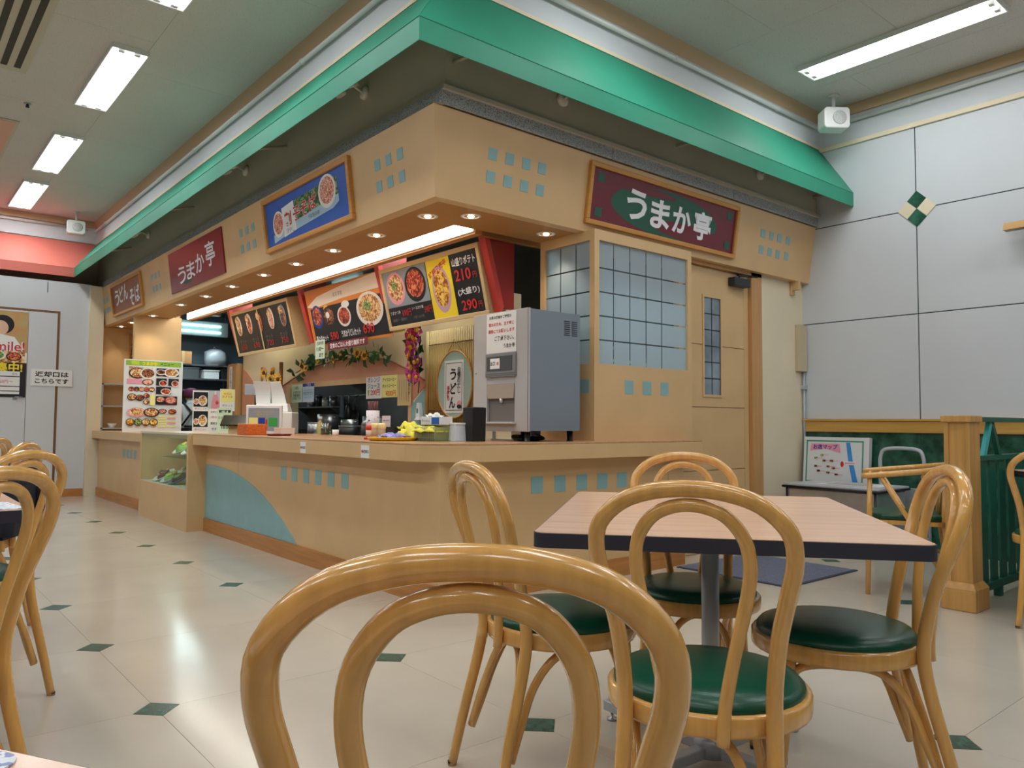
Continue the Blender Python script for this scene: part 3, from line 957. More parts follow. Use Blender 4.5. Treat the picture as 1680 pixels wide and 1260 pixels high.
# worktop
wt = thing('worktop', 'thick beige worktop with wood-look surface running round the counter corner', 'worktop', (0, 0, 0))
outline = [(-0.13, 3.74), (-0.13, 0.15), (-0.09, 0.06), (0.0, -0.03), (0.09, -0.10), (0.18, -0.13), (2.17, -0.13), (2.17, 0.58), (0.78, 0.58), (0.78, 3.74)]
MB().prism(outline, 'z', 0.785, 0.876).build('edge', BEIGE, wt, bevel=0.003)
MB().prism(outline, 'z', 0.876, 0.887).build('surface', TOPWOOD, wt, bevel=0.003)
for k, (y, w, lb) in enumerate(((1.43, 0.085, 'small white return sticker on counter edge nearer the display case'), (0.585, 0.098, 'small white return sticker on counter edge nearer the corner'))):
    s = Sheet(w, 0.075, 0.001)
    s.text('返却口', w * 0.14, 0.0, w=w * 0.62, h=0.05, m=INK, bold=0.02)
    s.poly([(-w * .44, 0), (-w * .30, .014), (-w * .30, .006), (-w * .2, .006), (-w * .2, -.006), (-w * .30, -.006), (-w * .30, -.014)], INKRED)
    s.build('return_sticker', PAPER, (-0.1305, y, 0.826), LEFT, 0, lb, 'sticker')

# glazed display case
dc = thing('display_case', 'low beige display case with lit glass front holding food samples', 'display case', (0, 3.75, 0))
MB().box(-0.16, 0.55, 0.0, 1.60, 0, 0.375).build('base', BEIGE, dc)
MB().box(-0.16, 0.55, 0.0, 0.045, 0.375, 0.868).build('side_panel', BEIGE, dc)
MB().box(-0.16, 0.55, 1.555, 1.60, 0.375, 0.868).build('side_panel', BEIGE, dc)
CASEIN = M('case_interior', (206, 206, 182), 0.4)
MB().box(0.35, 0.37, 0.045, 1.555, 0.375, 0.868).build('back_panel', CASEIN, dc)
MB().box(-0.16, 0.36, 0.045, 1.555, 0.375, 0.38).build('inner_floor', CASEIN, dc)
MB().box(-0.16, 0.60, 0.0, 1.60, 0.868, 0.888).build('top_board', M('case_top', (206, 196, 172), 0.35), dc)
MB().box(-0.156, -0.152, 0.047, 1.553, 0.377, 0.866).build('glass_front', GLASS, dc)
MB().box(-0.06, 0.34, 0.05, 1.13, 0.635, 0.641).build('glass_shelf', glass_mat('shelf_glass', (214, 236, 224), 0.12), dc)
MB().box(-0.148, -0.14, 0.05, 1.55, 0.835, 0.868).build('top_lip', BEIGE, dc)
MB().box(-0.125, -0.10, 0.1, 1.5, 0.85, 0.866).build('strip_lamp', M('case_lamp', (240, 255, 232), 0.4, emit=1.5), dc)
area('case_light', (0.05, 0.8, 0.855), (0, 0, 0), 0.2, 1.3, 1.2, (0.95, 1.0, 0.88), dc)
def sample(loc, label, r, mts, seed, tilt=0.5):
    t = thing('food_sample', label, 'food sample', loc)
    rnd = random.Random(seed)
    MB().lathe([(0, 0), (r * .6, 0), (r, 0.02), (r * .97, 0.026), (r * .55, 0.008), (0, 0.008)], 18).build('plate', mts[0], t)
    lump = MB()
    lump.lathe([(0, 0.06), (r * .3, 0.055), (r * .55, 0.035), (r * .62, 0.012), (0, 0.01)][::-1], 12)
    lump.v = [(x * rnd.uniform(.8, 1.15), y * rnd.uniform(.8, 1.15), z * rnd.uniform(.8, 1.3)) for x, y, z in lump.v]
    lump.build('serving', mts[1], t)
    for k in range(5):
        a = rnd.uniform(0, 6.28); d = rnd.uniform(.1, .55) * r
        MB().lathe([(0, -.012), (.02, -.004), (.024, .004), (0, .014)], 8, (d * math.cos(a), d * math.sin(a), .05)).build('topping', mts[2], t)
    t.rotation_euler = (0, -tilt, 0)
    return t
PLW = M('plate_white', (236, 238, 232), 0.25)
PLB = M('plate_blue', (88, 108, 140), 0.3)
DISHG = M('leaf_lettuce', (150, 196, 96), 0.5, bump=(40, 0.6))
DISHB = M('sauce_brown', (120, 74, 44), 0.3, bump=(40, 0.5))
DISHP = M('prawn_pink', (236, 170, 140), 0.4)
DISHY = M('egg_yellow', (244, 208, 90), 0.4)
for k, (x, y, z, r, mts, lb) in enumerate((
        (-0.02, 4.42, 0.425, 0.12, (PLB, DISHB, DISHG), 'blue plate food sample at the right front of the case'),
        (-0.02, 4.68, 0.425, 0.12, (PLW, DISHG, DISHY), 'white plate of green salad sample on case floor'),
        (-0.02, 4.94, 0.425, 0.12, (PLW, DISHB, DISHP), 'brown curry food sample on case floor'),
        (0.18, 4.55, 0.475, 0.12, (PLW, DISHY, DISHP), 'yellow egg dish sample in the back row of the case'),
        (0.18, 4.86, 0.475, 0.12, (PLW, DISHP, DISHG), 'pink prawn dish sample in the back row of the case'),
        (0.10, 4.44, 0.705, 0.12, (PLW, DISHG, DISHP), 'green leafy dish sample at the right of the glass shelf'),
        (0.10, 4.72, 0.705, 0.12, (PLW, DISHG, DISHY), 'green and yellow dish sample at the left of the glass shelf'))):
    sample((x, y, z), lb, r, mts, k)

# counter unit beyond the display case
lc = thing('end_counter', 'beige end counter between display case and far wall', 'counter', (0, 5.35, 0))
MB().box(-0.03, 0.565, 0.0, 2.55, 0.115, 0.765).build('front_panel', BEIGE, lc)
MB().box(-0.05, 0.565, 0.0, 2.55, 0.0, 0.118).build('skirting', SKIRT_Y, lc)
for k in range(4):
    piece('inlay_square', csq, lc, (-0.03, 1.20 - k * 0.165 + 0.02, 0.61), (0, 0, LEFT))
MB().box(-0.10, 0.566, 0.002, 2.62, 0.765, 0.862).build('top_board', BEIGE, lc, bevel=0.003)

# ---- frosted glass partition on the counter
pt = thing('glass_partition', 'beige partition with gridded frosted glass windows standing on the counter', 'partition', (1.224, 0.02, 0.887))
MB().box(0.0, 1.03, 0.0, 0.03, 0.0, 0.505).build('lower_panel', BEIGE, pt)
MB().box(0.0, 0.03, 0.03, 0.52, 0.0, 0.505).build('lower_panel', BEIGE, pt)
for (x0, x1, y0, y1) in ((0.0, 0.045, 0.0, 0.045), (0.985, 1.03, 0.0, 0.045), (0.0, 0.045, 0.485, 0.53)):
    MB().box(x0, x1, y0, y1, 0.505, 1.393).build('stile', BEIGE, pt)
MB().box(0.045, 0.985, 0.0, 0.045, 1.325, 1.393).build('rail', BEIGE, pt)
MB().box(0.0, 0.045, 0.045, 0.485, 1.325, 1.393).build('rail', BEIGE, pt)
MB().box(0.045, 0.985, 0.020, 0.024, 0.505, 1.325).build('glass_pane', GLASS, pt)
MB().box(0.020, 0.024, 0.045, 0.485, 0.505, 1.325).build('glass_pane', GLASS, pt)
xs = [0.045, 0.20, 0.365, 0.535, 0.705, 0.985]
zs = [0.505, 0.665, 0.825, 0.985, 1.145, 1.325]
for a in range(5):
    for c in range(5):
        MB().box(xs[a] + (0 if a == 0 else .005), xs[a + 1] - (0 if a == 4 else .005), 0.0165, 0.0185, zs[c] + (0 if c == 0 else .005), zs[c + 1] - (0 if c == 4 else .005)).build('frosted_square', FROST, pt)
ysq = [0.045, 0.19, 0.34, 0.485]
for a in range(3):
    for c in range(5):
        MB().box(0.0165, 0.0185, ysq[a] + (0 if a == 0 else .005), ysq[a + 1] - (0 if a == 2 else .005), zs[c] + (0 if c == 0 else .005), zs[c + 1] - (0 if c == 4 else .005)).build('frosted_square', FROST, pt)
psq = MB().box(-0.044, 0.044, -0.002, 0.002, -0.046, 0.046).mesh('inlay_square', TEAL)
for x in (1.56, 1.747, 1.935):
    piece('inlay_square', psq, pt, (x - 1.224, 0, 1.247 - 0.887))
piece('inlay_square', psq, pt, (0, 0.09, 1.245 - 0.887), (0, 0, LEFT))
# things kept behind the partition glass
sh = thing('kitchen_rack', 'steel rack with white goods behind the frosted glass', 'rack', (1.75, 0.95, 0))
for x in (-0.45, 0.45):
    for y in (-0.2, 0.2):
        MB().box(x - .012, x + .012, y - .012, y + .012, 0, 1.62).build('post', STEEL, sh)
for z in (0.86, 1.36, 1.60):
    MB().box(-0.47, 0.47, -0.22, 0.22, z, z + .02).build('shelf_board', STEEL, sh)
t = thing('tissue_pack', 'blue and white carton behind the frosted glass corner', 'box', (2.08, 0.30, 1.36))
MB().box(-0.06, 0.06, -0.05, 0.05, 0, 0.13).build('carton', M('carton_blue', (120, 150, 200), 0.5), t)
MB().box(-0.061, 0.061, -0.051, 0.051, 0.04, 0.09).build('label_band', WHITE, t)
tag(MB().box(1.30, 2.22, 0.075, 0.42, 1.335, 1.36).build('inner_shelf', BEIGE), 'beige shelf board just behind the frosted glass', 'shelf')
t = thing('white_tray', 'white plastic tray stack on shelf behind frosted glass', 'tray', (1.62, 0.26, 1.36))
for k in range(3):
    MB().box(-0.22 + .004 * k, 0.22 - .004 * k, -0.12, 0.12, 0.03 * k, 0.03 * k + .025).build('tray', WHITE_G, t, bevel=0.006)

# ---- service door
d2 = struct(MB().box(2.33, 3.30, 0.215, 0.245, 0.0, 2.25).build('door_2', BEIGE))
zb = [0.0, 0.638, 1.135, 1.628, 2.25]
WX0, WX1, WZ0, WZ1 = 2.648, 2.868, 1.235, 2.01
for a, b_ in zip(zb[:-1], zb[1:]):
    m = MB()
    if b_ <= 1.2:
        m.box(2.335, 3.20, 0.20, 0.215, a + .003, b_ - .003)
    else:
        m.box(2.335, WX0, 0.20, 0.215, a + .003, b_ - .003)
        m.box(WX1, 3.20, 0.20, 0.215, a + .003, b_ - .003)
        if a < WZ0: m.box(WX0, WX1, 0.20, 0.215, a + .003, WZ0)
        if b_ > WZ1: m.box(WX0, WX1, 0.20, 0.215, WZ1, b_ - .003)
    m.build('door_plank', BEIGE, d2)
MB().box(3.203, 3.265, 0.20, 0.215, 0.0, 2.247).build('door_stile', BEIGE, d2)
for (x0, x1, z0, z1) in ((WX0 - .02, WX0, WZ0 - .02, WZ1 + .02), (WX1, WX1 + .02, WZ0 - .02, WZ1 + .02), (WX0, WX1, WZ0 - .02, WZ0), (WX0, WX1, WZ1, WZ1 + .02)):
    MB().box(x0, x1, 0.193, 0.21, z0, z1).build('window_bead', BEIGE, d2)
MB().box(WX0, WX1, 0.204, 0.208, WZ0, WZ1).build('door_glass', M('door_glass', (136, 152, 164), 0.15, noise=(4, 0.3)), d2)
for k in range(1, 6):
    z = WZ0 + (WZ1 - WZ0) * k / 6
    MB().box(WX0, WX1, 0.202, 0.2038, z - .004, z + .004).build('glass_line', STEEL_D, d2)
MB().box((WX0 + WX1) / 2 - .004, (WX0 + WX1) / 2 + .004, 0.202, 0.2038, WZ0, WZ1).build('glass_line', STEEL_D, d2)
SKIRTF = M('door_frame_wood', (204, 154, 98), 0.45, wood=(6, 'z', 0.1))
struct(MB().box(3.268, 3.42, 0.165, 0.30, 0.0, 2.28).build('trim_16', SKIRTF))
struct(MB().box(2.28, 3.42, 0.165, 0.30, 2.252, 2.282).build('trim_17', SKIRTF))
dcl = thing('door_closer', 'dark metal door closer above the service door', 'door closer', (3.08, 0.20, 2.17))
MB().box(-0.10, 0.12, -0.07, 0.0, -0.035, 0.035).build('body', STEEL_D, dcl, bevel=0.006)
MB().tube([(0.0, -0.04, 0.035), (0.0, -0.04, 0.055), (0.16, -0.11, 0.055), (0.0, -0.02, 0.065)], 0.009).build('arm', STEEL_D, dcl)

# ================================================================== AWNINGS
aw = thing('green_awning', 'long green cloth awning wrapped round the kiosk corner', 'awning', (0, 0, 2.896))
ZT, ZV = 3.476 - 2.896, 3.0147 - 2.896
AX, AY, AL = -0.365, -0.308, 8.02
th = 0.004
MB().slab([(0, 8.6, ZT), (0, 0, ZT), (AX, AY, ZV), (AX, AL, ZV)], -th).build('canopy', GREENFAB, aw)
MB().slab([(AX, AY, ZV), (0, 0, ZT), (W, 0, ZT), (W, AY, ZV)], -th).build('canopy', GREENFAB, aw)
MB().box(AX, AX + th, AY, AL, 0, ZV).build('valance', GREENFAB, aw)
MB().box(AX + th, W, AY, AY + th, 0, ZV).build('valance', GREENFAB, aw)
ROD = M('cream_metal_rod', (206, 196, 170), 0.45)
MB().tube([(AX + .012, AY + .012, ZV), (AX + .012, AL, ZV)], 0.008, 8).build('frame_tube', ROD, aw)
MB().tube([(AX + .012, AY + .012, ZV), (W - .01, AY + .012, ZV)], 0.008, 8).build('frame_tube', ROD, aw)
MB().tube([(0.0, 0.0, ZT - .02), (AX + .012, AY + .012, ZV)], 0.008, 8).build('frame_tube', ROD, aw)
for y in (2.18, 4.40, 6.80):
    MB().tube([(0.03, y, 3.14 - 2.896), (AX + .012, y, ZV)], 0.011, 8).build('support_rod', ROD, aw)
for x in (0.09, 2.10, 4.05):
    MB().tube([(x, 0.03, 3.045 - 2.896), (x, AY + .012, ZV)], 0.011, 8).build('support_rod', ROD, aw)
ca = thing('coral_awning', 'coral red cloth awning along the far left wall', 'awning', (0, 0, 2.896))
MB().slab([(-6.2, 8.6, ZT), (0, 8.6, ZT), (AX - .002, AL, ZV), (-6.2, AL, ZV)][::-1], th).build('canopy', CORALFAB, ca)
MB().box(-6.2, AX - .002, AL, AL + th, 0, ZV).build('valance', CORALFAB, ca)
MB().tube([(-6.2, AL + .014, ZV), (AX - .01, AL + .014, ZV)], 0.008, 8).build('frame_tube', ROD, ca)

# twin spotlights under the awning
SPOTM = M('spot_housing', (226, 220, 206), 0.35)
def spot(loc, rz, label):
    t = thing('twin_spotlight', label, 'spotlight', loc, rz, 'twin spotlights under the awning')
    MB().lathe([(0.045, 0), (0.045, 0.02), (0.03, 0.03), (0, 0.03)], 16).build('base', SPOTM, t, rot=(PI / 2, 0, 0))
    MB().tube([(0, -0.03, 0), (0.0, -0.12, 0.03), (-0.09, -0.14, 0.02)], 0.007, 8).build('arm', SPOTM, t)
    MB().tube([(0, -0.12, 0.03), (0.09, -0.14, 0.02)], 0.007, 8).build('arm', SPOTM, t)
    for s in (-1, 1):
        h = MB().lathe([(0, 0.06), (0.022, 0.055), (0.034, 0.02), (0.037, -0.03), (0.03, -0.03), (0.0, -0.01)], 14).build('lamp_head', SPOTM, t, (s * 0.09, -0.145, 0.0), (0.5, 0.25 * s, 0))
    return t
for y, lb in ((0.94, 'white twin spotlight under awning nearest the kiosk corner, above blue sign'), (3.0, 'white twin spotlight under awning above and between blue and dark red signs'), (6.0, 'white twin spotlight under awning at the far left end')):
    spot((0.03, y, 3.15), LEFT, lb)
for x, lb in ((0.93, 'white twin spotlight under front awning left of the maroon sign'), (3.18, 'white twin spotlight under front awning right of the maroon sign')):
    spot((x, 0.03, 3.06), 0, lb)

# conduit pipes on the beams
for path, lb in (([(-0.03, -0.03, 3.655), (-0.03, 8.5, 3.655)], 'white conduit pipe along beam above the long green awning'),
                 ([(-0.03, -0.03, 3.655), (W - 0.06, -0.03, 3.655)], 'white conduit pipe along beam above the front awning'),
                 ([(W - 0.03, -0.10, 3.655), (W - 0.03, -7.1, 3.655)], 'white conduit pipe along the right wall beam'),
                 ([(-0.12, 8.57, 3.68), (-6.1, 8.57, 3.68)], 'white conduit pipe above the coral awning')):
    t = thing('conduit_pipe', lb, 'pipe', path[0])
    a, b_ = Vector(path[0]), Vector(path[1])
    MB().tube([(0, 0, 0), tuple(b_ - a)], 0.017, 10).build('pipe', WHITE, t)
    n = int((b_ - a).length / 1.2)
    for k in range(n):
        p = (b_ - a) * ((k + .5) / n)
        dr = (b_ - a).normalized() * .012
        MB().tube([tuple(p - dr), tuple(p + dr)], 0.022, 10).build('clip', WHITE, t)

# speakers in the ceiling corners
def speaker(loc, rz, label):
    t = thing('wall_speaker', label, 'speaker', loc, rz)
    m = MB().prism([(-.11, -.07), (-.09, -.09), (.09, -.09), (.11, -.07), (.11, .07), (.09, .09), (-.09, .09), (-.11, .07)], 'y', -0.07, 0.07)
    m.build('cabinet', WHITE, t, bevel=0.01)
    MB().lathe([(0.06, 0), (0.055, 0.006), (0, 0.006)], 20).build('grille', M('speaker_grille', (206, 208, 206), 0.6, speck=(200, 0.56, (150, 150, 150))), t, (0.02, -0.07, 0), (PI / 2, 0, 0))
    MB().tube([(0, 0, 0.085), (0, 0, 0.215)], 0.014, 10).build('stem', WHITE, t)
    MB().lathe([(0.045, 0), (0.045, 0.012), (0, 0.012)], 14, (0, 0, 0.204)).build('ceiling_plate', WHITE, t)
speaker((3.80, -0.30, ZC - 0.216), math.radians(-38), 'white box speaker hanging from ceiling in the right corner')
speaker((-0.34, 8.15, ZC - 0.216), math.radians(-10), 'white box speaker hanging from ceiling in the far left corner')

# ================================================================== CEILING LIGHTS
def fixture(x, y, label):
    t = thing('ceiling_light', label, 'ceiling light', (x, y, ZC), 0, 'fluorescent ceiling fixtures')
    MB().box(-0.125, 0.125, -0.685, 0.685, -0.010, 0.0).build('reflector', REFLW, t)
    for (x0, x1, y0, y1) in ((-.13, -.122, -.69, .69), (.122, .13, -.69, .69), (-.122, .122, -.69, -.682), (-.122, .122, .682, .69)):
        MB().box(x0, x1, y0, y1, -0.035, 0.0).build('frame', WHITE, t)
    for s in (-.055, .055):
        MB().tube([(s, -0.63, -0.024), (s, 0.63, -0.024)], 0.0125, 8).build('tube', TUBE, t)
        for e in (-.645, .645):
            MB().box(s - .02, s + .02, e - .015, e + .015, -0.04, -0.01).build('socket', WHITE, t)
    area('lamp', (0, 0, -0.042), (0, 0, 0), 0.22, 1.26, CEIL_W, (0.93, 0.98, 1.0), t)
    return t
vis = {(-0.98, 7.60): 'white fluorescent ceiling light nearest the coral awning, last of the row', (-0.98, 5.68): 'white fluorescent ceiling light, middle one of the row along the green awning',
       (-0.98, 3.39): 'large bright fluorescent ceiling light left of the green awning', (-0.98, 1.18): 'fluorescent ceiling light cut by the top edge, left of the awning corner',
       (3.22, -1.06): 'bright fluorescent ceiling light above the white wall on the right'}
for (x, y), lb in vis.items():
    fixture(x, y, lb)
k = 0
for x in (-5.2, -3.1):
    for y in (-5.3, -3.2, -1.06, 1.07, 3.2, 5.3):
        fixture(x, y, 'fluorescent ceiling fixture of the rows left of the view')
for x in (-0.98, 1.12, 3.22):
    for y in (-5.3, -3.2) + (() if x > 3 else (-1.06,)):
        fixture(x, y, 'fluorescent ceiling fixture of the rows behind and above the view')

# air vent and access panel in the ceiling
t = thing('air_conditioner_grille', 'ceiling air conditioner grille with dark slots at top left', 'vent', (-1.68, 2.95, ZC))
MB().box(-0.16, 0.16, -0.75, 0.75, -0.02, 0.0).build('frame', M('vent_cream', (196, 190, 170), 0.6), t)
for x in (-0.09, 0.0, 0.09):
    MB().box(x - .022, x + .022, -0.66, 0.66, -0.024, -0.019).build('slot', M('vent_slot', (60, 58, 50), 0.7), t)
t = thing('access_panel', 'salmon tinted ceiling access panel at the left edge', 'panel', (-1.62, 5.6, ZC))
MB().box(-0.22, 0.22, -0.66, 0.66, -0.012, 0.0).build('frame', M('vent_cream', (196, 190, 170), 0.6), t)
MB().box(-0.19, 0.19, -0.63, 0.63, -0.016, -0.011).build('panel_board', M('salmon_panel', (220, 170, 146), 0.6), t)
t = thing('sprinkler_head', 'tiny dark sprinkler head on the ceiling between lights and grille', 'sprinkler', (-1.41, 4.42, ZC))
MB().lathe([(0.03, 0), (0.03, -0.006), (0, -0.006)][::-1], 14).build('plate', STEEL, t)
MB().lathe([(0.0, -0.04), (0.016, -0.036), (0.01, -0.006)], 10).build('head', STEEL_D, t)

# soffit downlights
def downlight(x, y, label):
    t = thing('downlight', label, 'downlight', (x, y, 2.28), 0, 'downlights in the soffit')
    MB().lathe([(0.045, 0.003), (0.045, -0.003), (0.062, -0.003), (0.066, 0.0), (0.045, 0.003)], 22).build('trim_ring', WHITE_G, t)
    MB().lathe([(0.045, 0.0015), (0.0, 0.0015)], 22).build('reflector', M('downlight_reflector', (255, 236, 200), 0.3, emit=2.2), t)
    MB().lathe([(0.0, -0.010), (0.016, -0.008), (0.022, 0.0)], 14).build('bulb', LAMPW, t)
    d = bpy.data.lights.new('downlight_lamp', 'SPOT')
    d.energy = DOWN_W * 4
    d.spot_size = math.radians(100)
    d.spot_blend = 0.7
    d.shadow_soft_size = 0.03
    d.color = (1.0, 0.84, 0.62)
    o = bpy.data.objects.new('downlight_lamp', d)
    C.objects.link(o)
    o.parent = t
    o.location = (0, 0, -0.03)
DL = [(0.234, 0.50, 'round warm downlight nearest the fascia corner on the aisle side'), (0.239, 1.136, 'second warm downlight from the fascia corner along the aisle'),
      (0.233, 1.764, 'third warm downlight from the fascia corner along the aisle'), (0.233, 2.414, 'fourth warm downlight from the fascia corner along the aisle'),
      (0.22, 3.05, 'fifth warm downlight from the fascia corner along the aisle'), (0.22, 3.81, 'sixth warm downlight from the fascia corner along the aisle'),
      (0.226, 4.57, 'seventh warm downlight from the fascia corner along the aisle'), (0.214, 5.35, 'eighth warm downlight from the fascia corner along the aisle'),
      (0.23, 6.50, 'warm downlight just in front of the tall menu poster'), (0.21, 7.40, 'warm downlight inside the shelf nook, nearer one'), (0.21, 7.95, 'warm downlight inside the shelf nook, at the far wall'),
      (0.436, 0.321, 'warm downlight right of the fascia corner on the front soffit'), (1.086, 0.341, 'warm downlight above the drink dispenser on the front soffit')]
for x, y, lb in DL:
    downlight(x, y, lb)
# bright strip light in the soffit slot
t = thing('strip_light', 'long bright strip light in the soffit above the counter', 'light', (0.672, 0.61, 2.28))
MB().box(0.0, 0.007, 0.0, 6.0, 0.0, 0.175).build('backplate', WHITE, t)
for a in range(5):
    MB().box(-0.012, 0.0, 0.0 + a * 1.20, 1.197 + a * 1.20, 0.005, 0.15).build('diffuser', STRIP, t)
area('strip_lamp', (-0.10, 2.95, 0.10), (0, math.radians(-8), 0), 0.10, 5.8, 18, (1.0, 0.95, 0.86), t)

# ================================================================== SHOP SIGNS
def on_left(y, z, off=0.0): return (fasL(z) - off, y, z)
# big maroon sign
s = Sheet(1.64, 0.36, 0.012, True)
s.ell(-0.02, -0.01, 0.60, 0.165, SIGNGREEN, 48)
s.ell(0.24, -0.10, 0.42, 0.062, MAROON, 32)
s.ell(-0.34, 0.115, 0.40, 0.03, MAROON, 32)
for x, z in ((-0.735, .115), (-0.735, -.115), (0.735, .115), (0.735, -.115)):
    s.rect(x - .032, x + .032, z - .03, z + .03, SIGNGREEN)
for ch, x, z, h in (('う', -0.36, -0.0, 0.21), ('ま', -0.10, -0.02, 0.205), ('か', 0.15, -0.02, 0.195), ('亭', 0.40, -0.02, 0.215)):
    s.text(ch, x, z, w=0.215, h=h, m=INKWHITE, bold=0.03, stretch=True)
o = s.build('shop_sign', MAROON, (2.055, fasR(2.536), 2.536), 0, TR, 'large maroon sign with white brush lettering in oak frame on front fascia', 'sign')
frame_part(o, 1.70, 0.41, 0.032, 0.03, FRAMEW)
# dark red sign
s = Sheet(1.58, 0.41, 0.012, True)
for ch, x, z, h in (('う', -0.40, -0.06, 0.17), ('ま', -0.12, -0.05, 0.17), ('か', 0.16, -0.02, 0.18), ('亭', 0.46, 0.02, 0.23)):
    s.text(ch, x, z, w=0.25, h=h, m=INKWHITE, bold=0.015, stretch=True)
s.rect(-0.36, -0.12, -0.16, -0.13, SIGNGREEN)
o = s.build('shop_sign', REDSIGN, on_left(4.195, 2.533), LEFT, TL, 'glossy dark red frameless sign with white brush lettering on left fascia', 'sign')
# blue soba sign
s = Sheet(1.37, 0.37, 0.010, True)
s.poly([(-0.56, -0.15), (-0.56, 0.03), (-0.34, 0.045), (-0.34, -0.125)], GRASSPH)
s.poly([(-0.56, -0.15), (-0.56, -0.09), (-0.34, -0.06), (-0.34, -0.125)], PSKY)
s.poly([(-0.16, -0.115), (-0.16, 0.10), (0.47, 0.125), (0.52, 0.115), (0.53, -0.05), (0.44, -0.08)], GRASSPH)
s.poly([(-0.16, -0.115), (-0.16, -0.05), (0.53, 0.0), (0.53, -0.05), (0.44, -0.08)], PSKY)
s.poly([(-0.37, -0.135), (-0.385, 0.085), (-0.17, 0.105), (-0.15, -0.115)], PAPER)
s.bowl(-0.46, -0.02, 0.10, 0.10, BOWLWH, FPINK)
s.bowl(0.37, 0.05, 0.13, 0.115, BOWLWH, FPINK)
for ch, x, z in (('割', -0.28, -0.01), ('子', -0.13, 0.0), ('そ', 0.0, 0.01), ('ば', 0.14, 0.025)):
    s.text(ch, x, z, w=0.12, h=0.11, m=PAPER, bold=0.06, stretch=True)
    s.text(ch, x, z, w=0.115, h=0.105, m=INKRED, bold=0.02, stretch=True)
s.text('冷やし', -0.25, -0.10, w=0.14, m=INKGREY)
s.text('そば処の味', 0.15, -0.065, w=0.18, m=INKGREY)
o = s.build('shop_sign', BLUEP, on_left(1.735, 2.54), LEFT, TL, 'blue framed sign with soba bowl photographs and red lettering', 'sign')
frame_part(o, 1.43, 0.415, 0.035, 0.03, FRAMEW)
# brown udon soba sign
s = Sheet(1.36, 0.36, 0.010, True)
for ch, x, z in (('う', -0.46, 0.02), ('ど', -0.24, 0.04), ('ん', -0.03, 0.05), ('そ', 0.24, -0.05), ('ば', 0.48, -0.03)):
    s.text(ch, x, z, w=0.2, h=0.20, m=INKWHITE, bold=0.025, stretch=True)
o = s.build('shop_sign', BROWNS, on_left(6.755, 2.535), LEFT, TL, 'brown wooden sign with white brush lettering at the far left of fascia', 'sign')
frame_part(o, 1.41, 0.40, 0.03, 0.03, FRAMEW)

# ================================================================== MENU BOARDS
# boards lean: top at x=.80, bottom at x=.92
BT = -math.atan2(0.12, 0.50)
BOARDW = M('board_light_wood', (224, 196, 146), 0.45, wood=(6, 'x', 0.06))
def board(y0, y1, label, draw, depth=0.14, zc=2.003, h=0.51, face=PBLACK):
    w = y1 - y0
    s = Sheet(w - 0.07, h - 0.07, 0.006)
    draw(s, w - 0.07, h - 0.07)
    o = s.build('menu_board', face, (0.86, (y0 + y1) / 2, zc), LEFT, -BT, label, 'menu board')
    frame_part(o, w, h, 0.035, 0.016, BOARDW, y0=0.0)
    MB().box(-w / 2, w / 2, 0.0, depth, -h / 2, h / 2).build('box_body', BOARDW, o)
    return o
def draw3(s, w, h):
    s.rect(-w / 2, -w * .01, -h * .16, h / 2, PGREY)
    s.bowl(-w * .37, h * .17, w * .105, h * .30, PPINK, FNOOD, FGREEN)
    s.bowl(-w * .145, h * .17, w * .115, h * .31, PBLACK, FRED)
    s.rect(0, w * .24, -h / 2, h / 2, PYEL)
    s.bowl(w * .12, h * -.02, w * .09, h * .40, M('print_lilac', (206, 170, 190), 0.4), FFRY)
    s.text('好評発売中', w * .11, h * .33, w=w * .2, m=INKRED, bold=0.02, rot=0.35)
    s.text('山盛りポテト', w * .37, h * .36, w=w * .22, h=h * .14, m=INKWHITE, bold=0.02, stretch=True)
    s.text('210', w * .345, h * .14, w=w * .15, h=h * .19, m=INKRED, bold=0.02, stretch=True)
    s.text('円', w * .455, h * .10, h=h * .10, m=INKRED)
    s.text('(大盛り)', w * .375, h * -.14, w=w * .2, h=h * .13, m=INKWHITE, bold=0.02, stretch=True)
    s.text('290', w * .36, h * -.36, w=w * .14, h=h * .17, m=INKRED, bold=0.02, stretch=True)
    s.text('円', w * .46, h * -.38, h=h * .10, m=INKRED)
    s.text('うまかつ丼', -w * .42, h * -.26, w=w * .12, m=INKWHITE)
    s.text('690円', -w * .29, h * -.29, w=w * .10, h=h * .13, m=INKRED, stretch=True)
    s.text('ソースカツ丼', -w * .16, h * -.24, w=w * .13, m=INKWHITE, bold=0.01)
    s.text('590円', -w * .05, h * -.30, w=w * .08, h=h * .13, m=INKRED, stretch=True)
    s.text('味噌汁・漬物付', -w * .38, h * -.40, w=w * .16, m=INKGREY)
    s.text('大盛り100円増', -w * .16, h * -.40, w=w * .12, m=INKGREY)
board(0.72, 2.06, 'right menu board with fries on yellow and red prices in pale wood box', draw3)
def draw1(s, w, h):
    for k in range(5):
        x = -w * .40 + k * w * .2
        s.ell(x, h * .2, w * .05, h * .26, (BOWLWH, BOWLWH, BOWLDK, BOWLWH, PGREY)[k])
        s.ell(x, h * .16, w * .035, h * .22, (FNOOD, FRED, FRED, FPINK, FDARK)[k])
        s.ell(x - .04, h * .34, w * .03, h * .10, FNOOD)
    s.rect(-w * .02, 0.0, -h / 2, h / 2, PTAN)
    for k in range(4):
        x = -w * .37 + k * w * .245
        s.text('セット', x, h * -.22, w=w * .12, m=INKGREY)
        s.text(('650', '690', '720', '750')[k], x, h * -.36, w=w * .11, h=h * .14, m=INKRED, stretch=True)
board(3.87, 5.46, 'left menu board with prawn and cutlet set photographs', draw1)
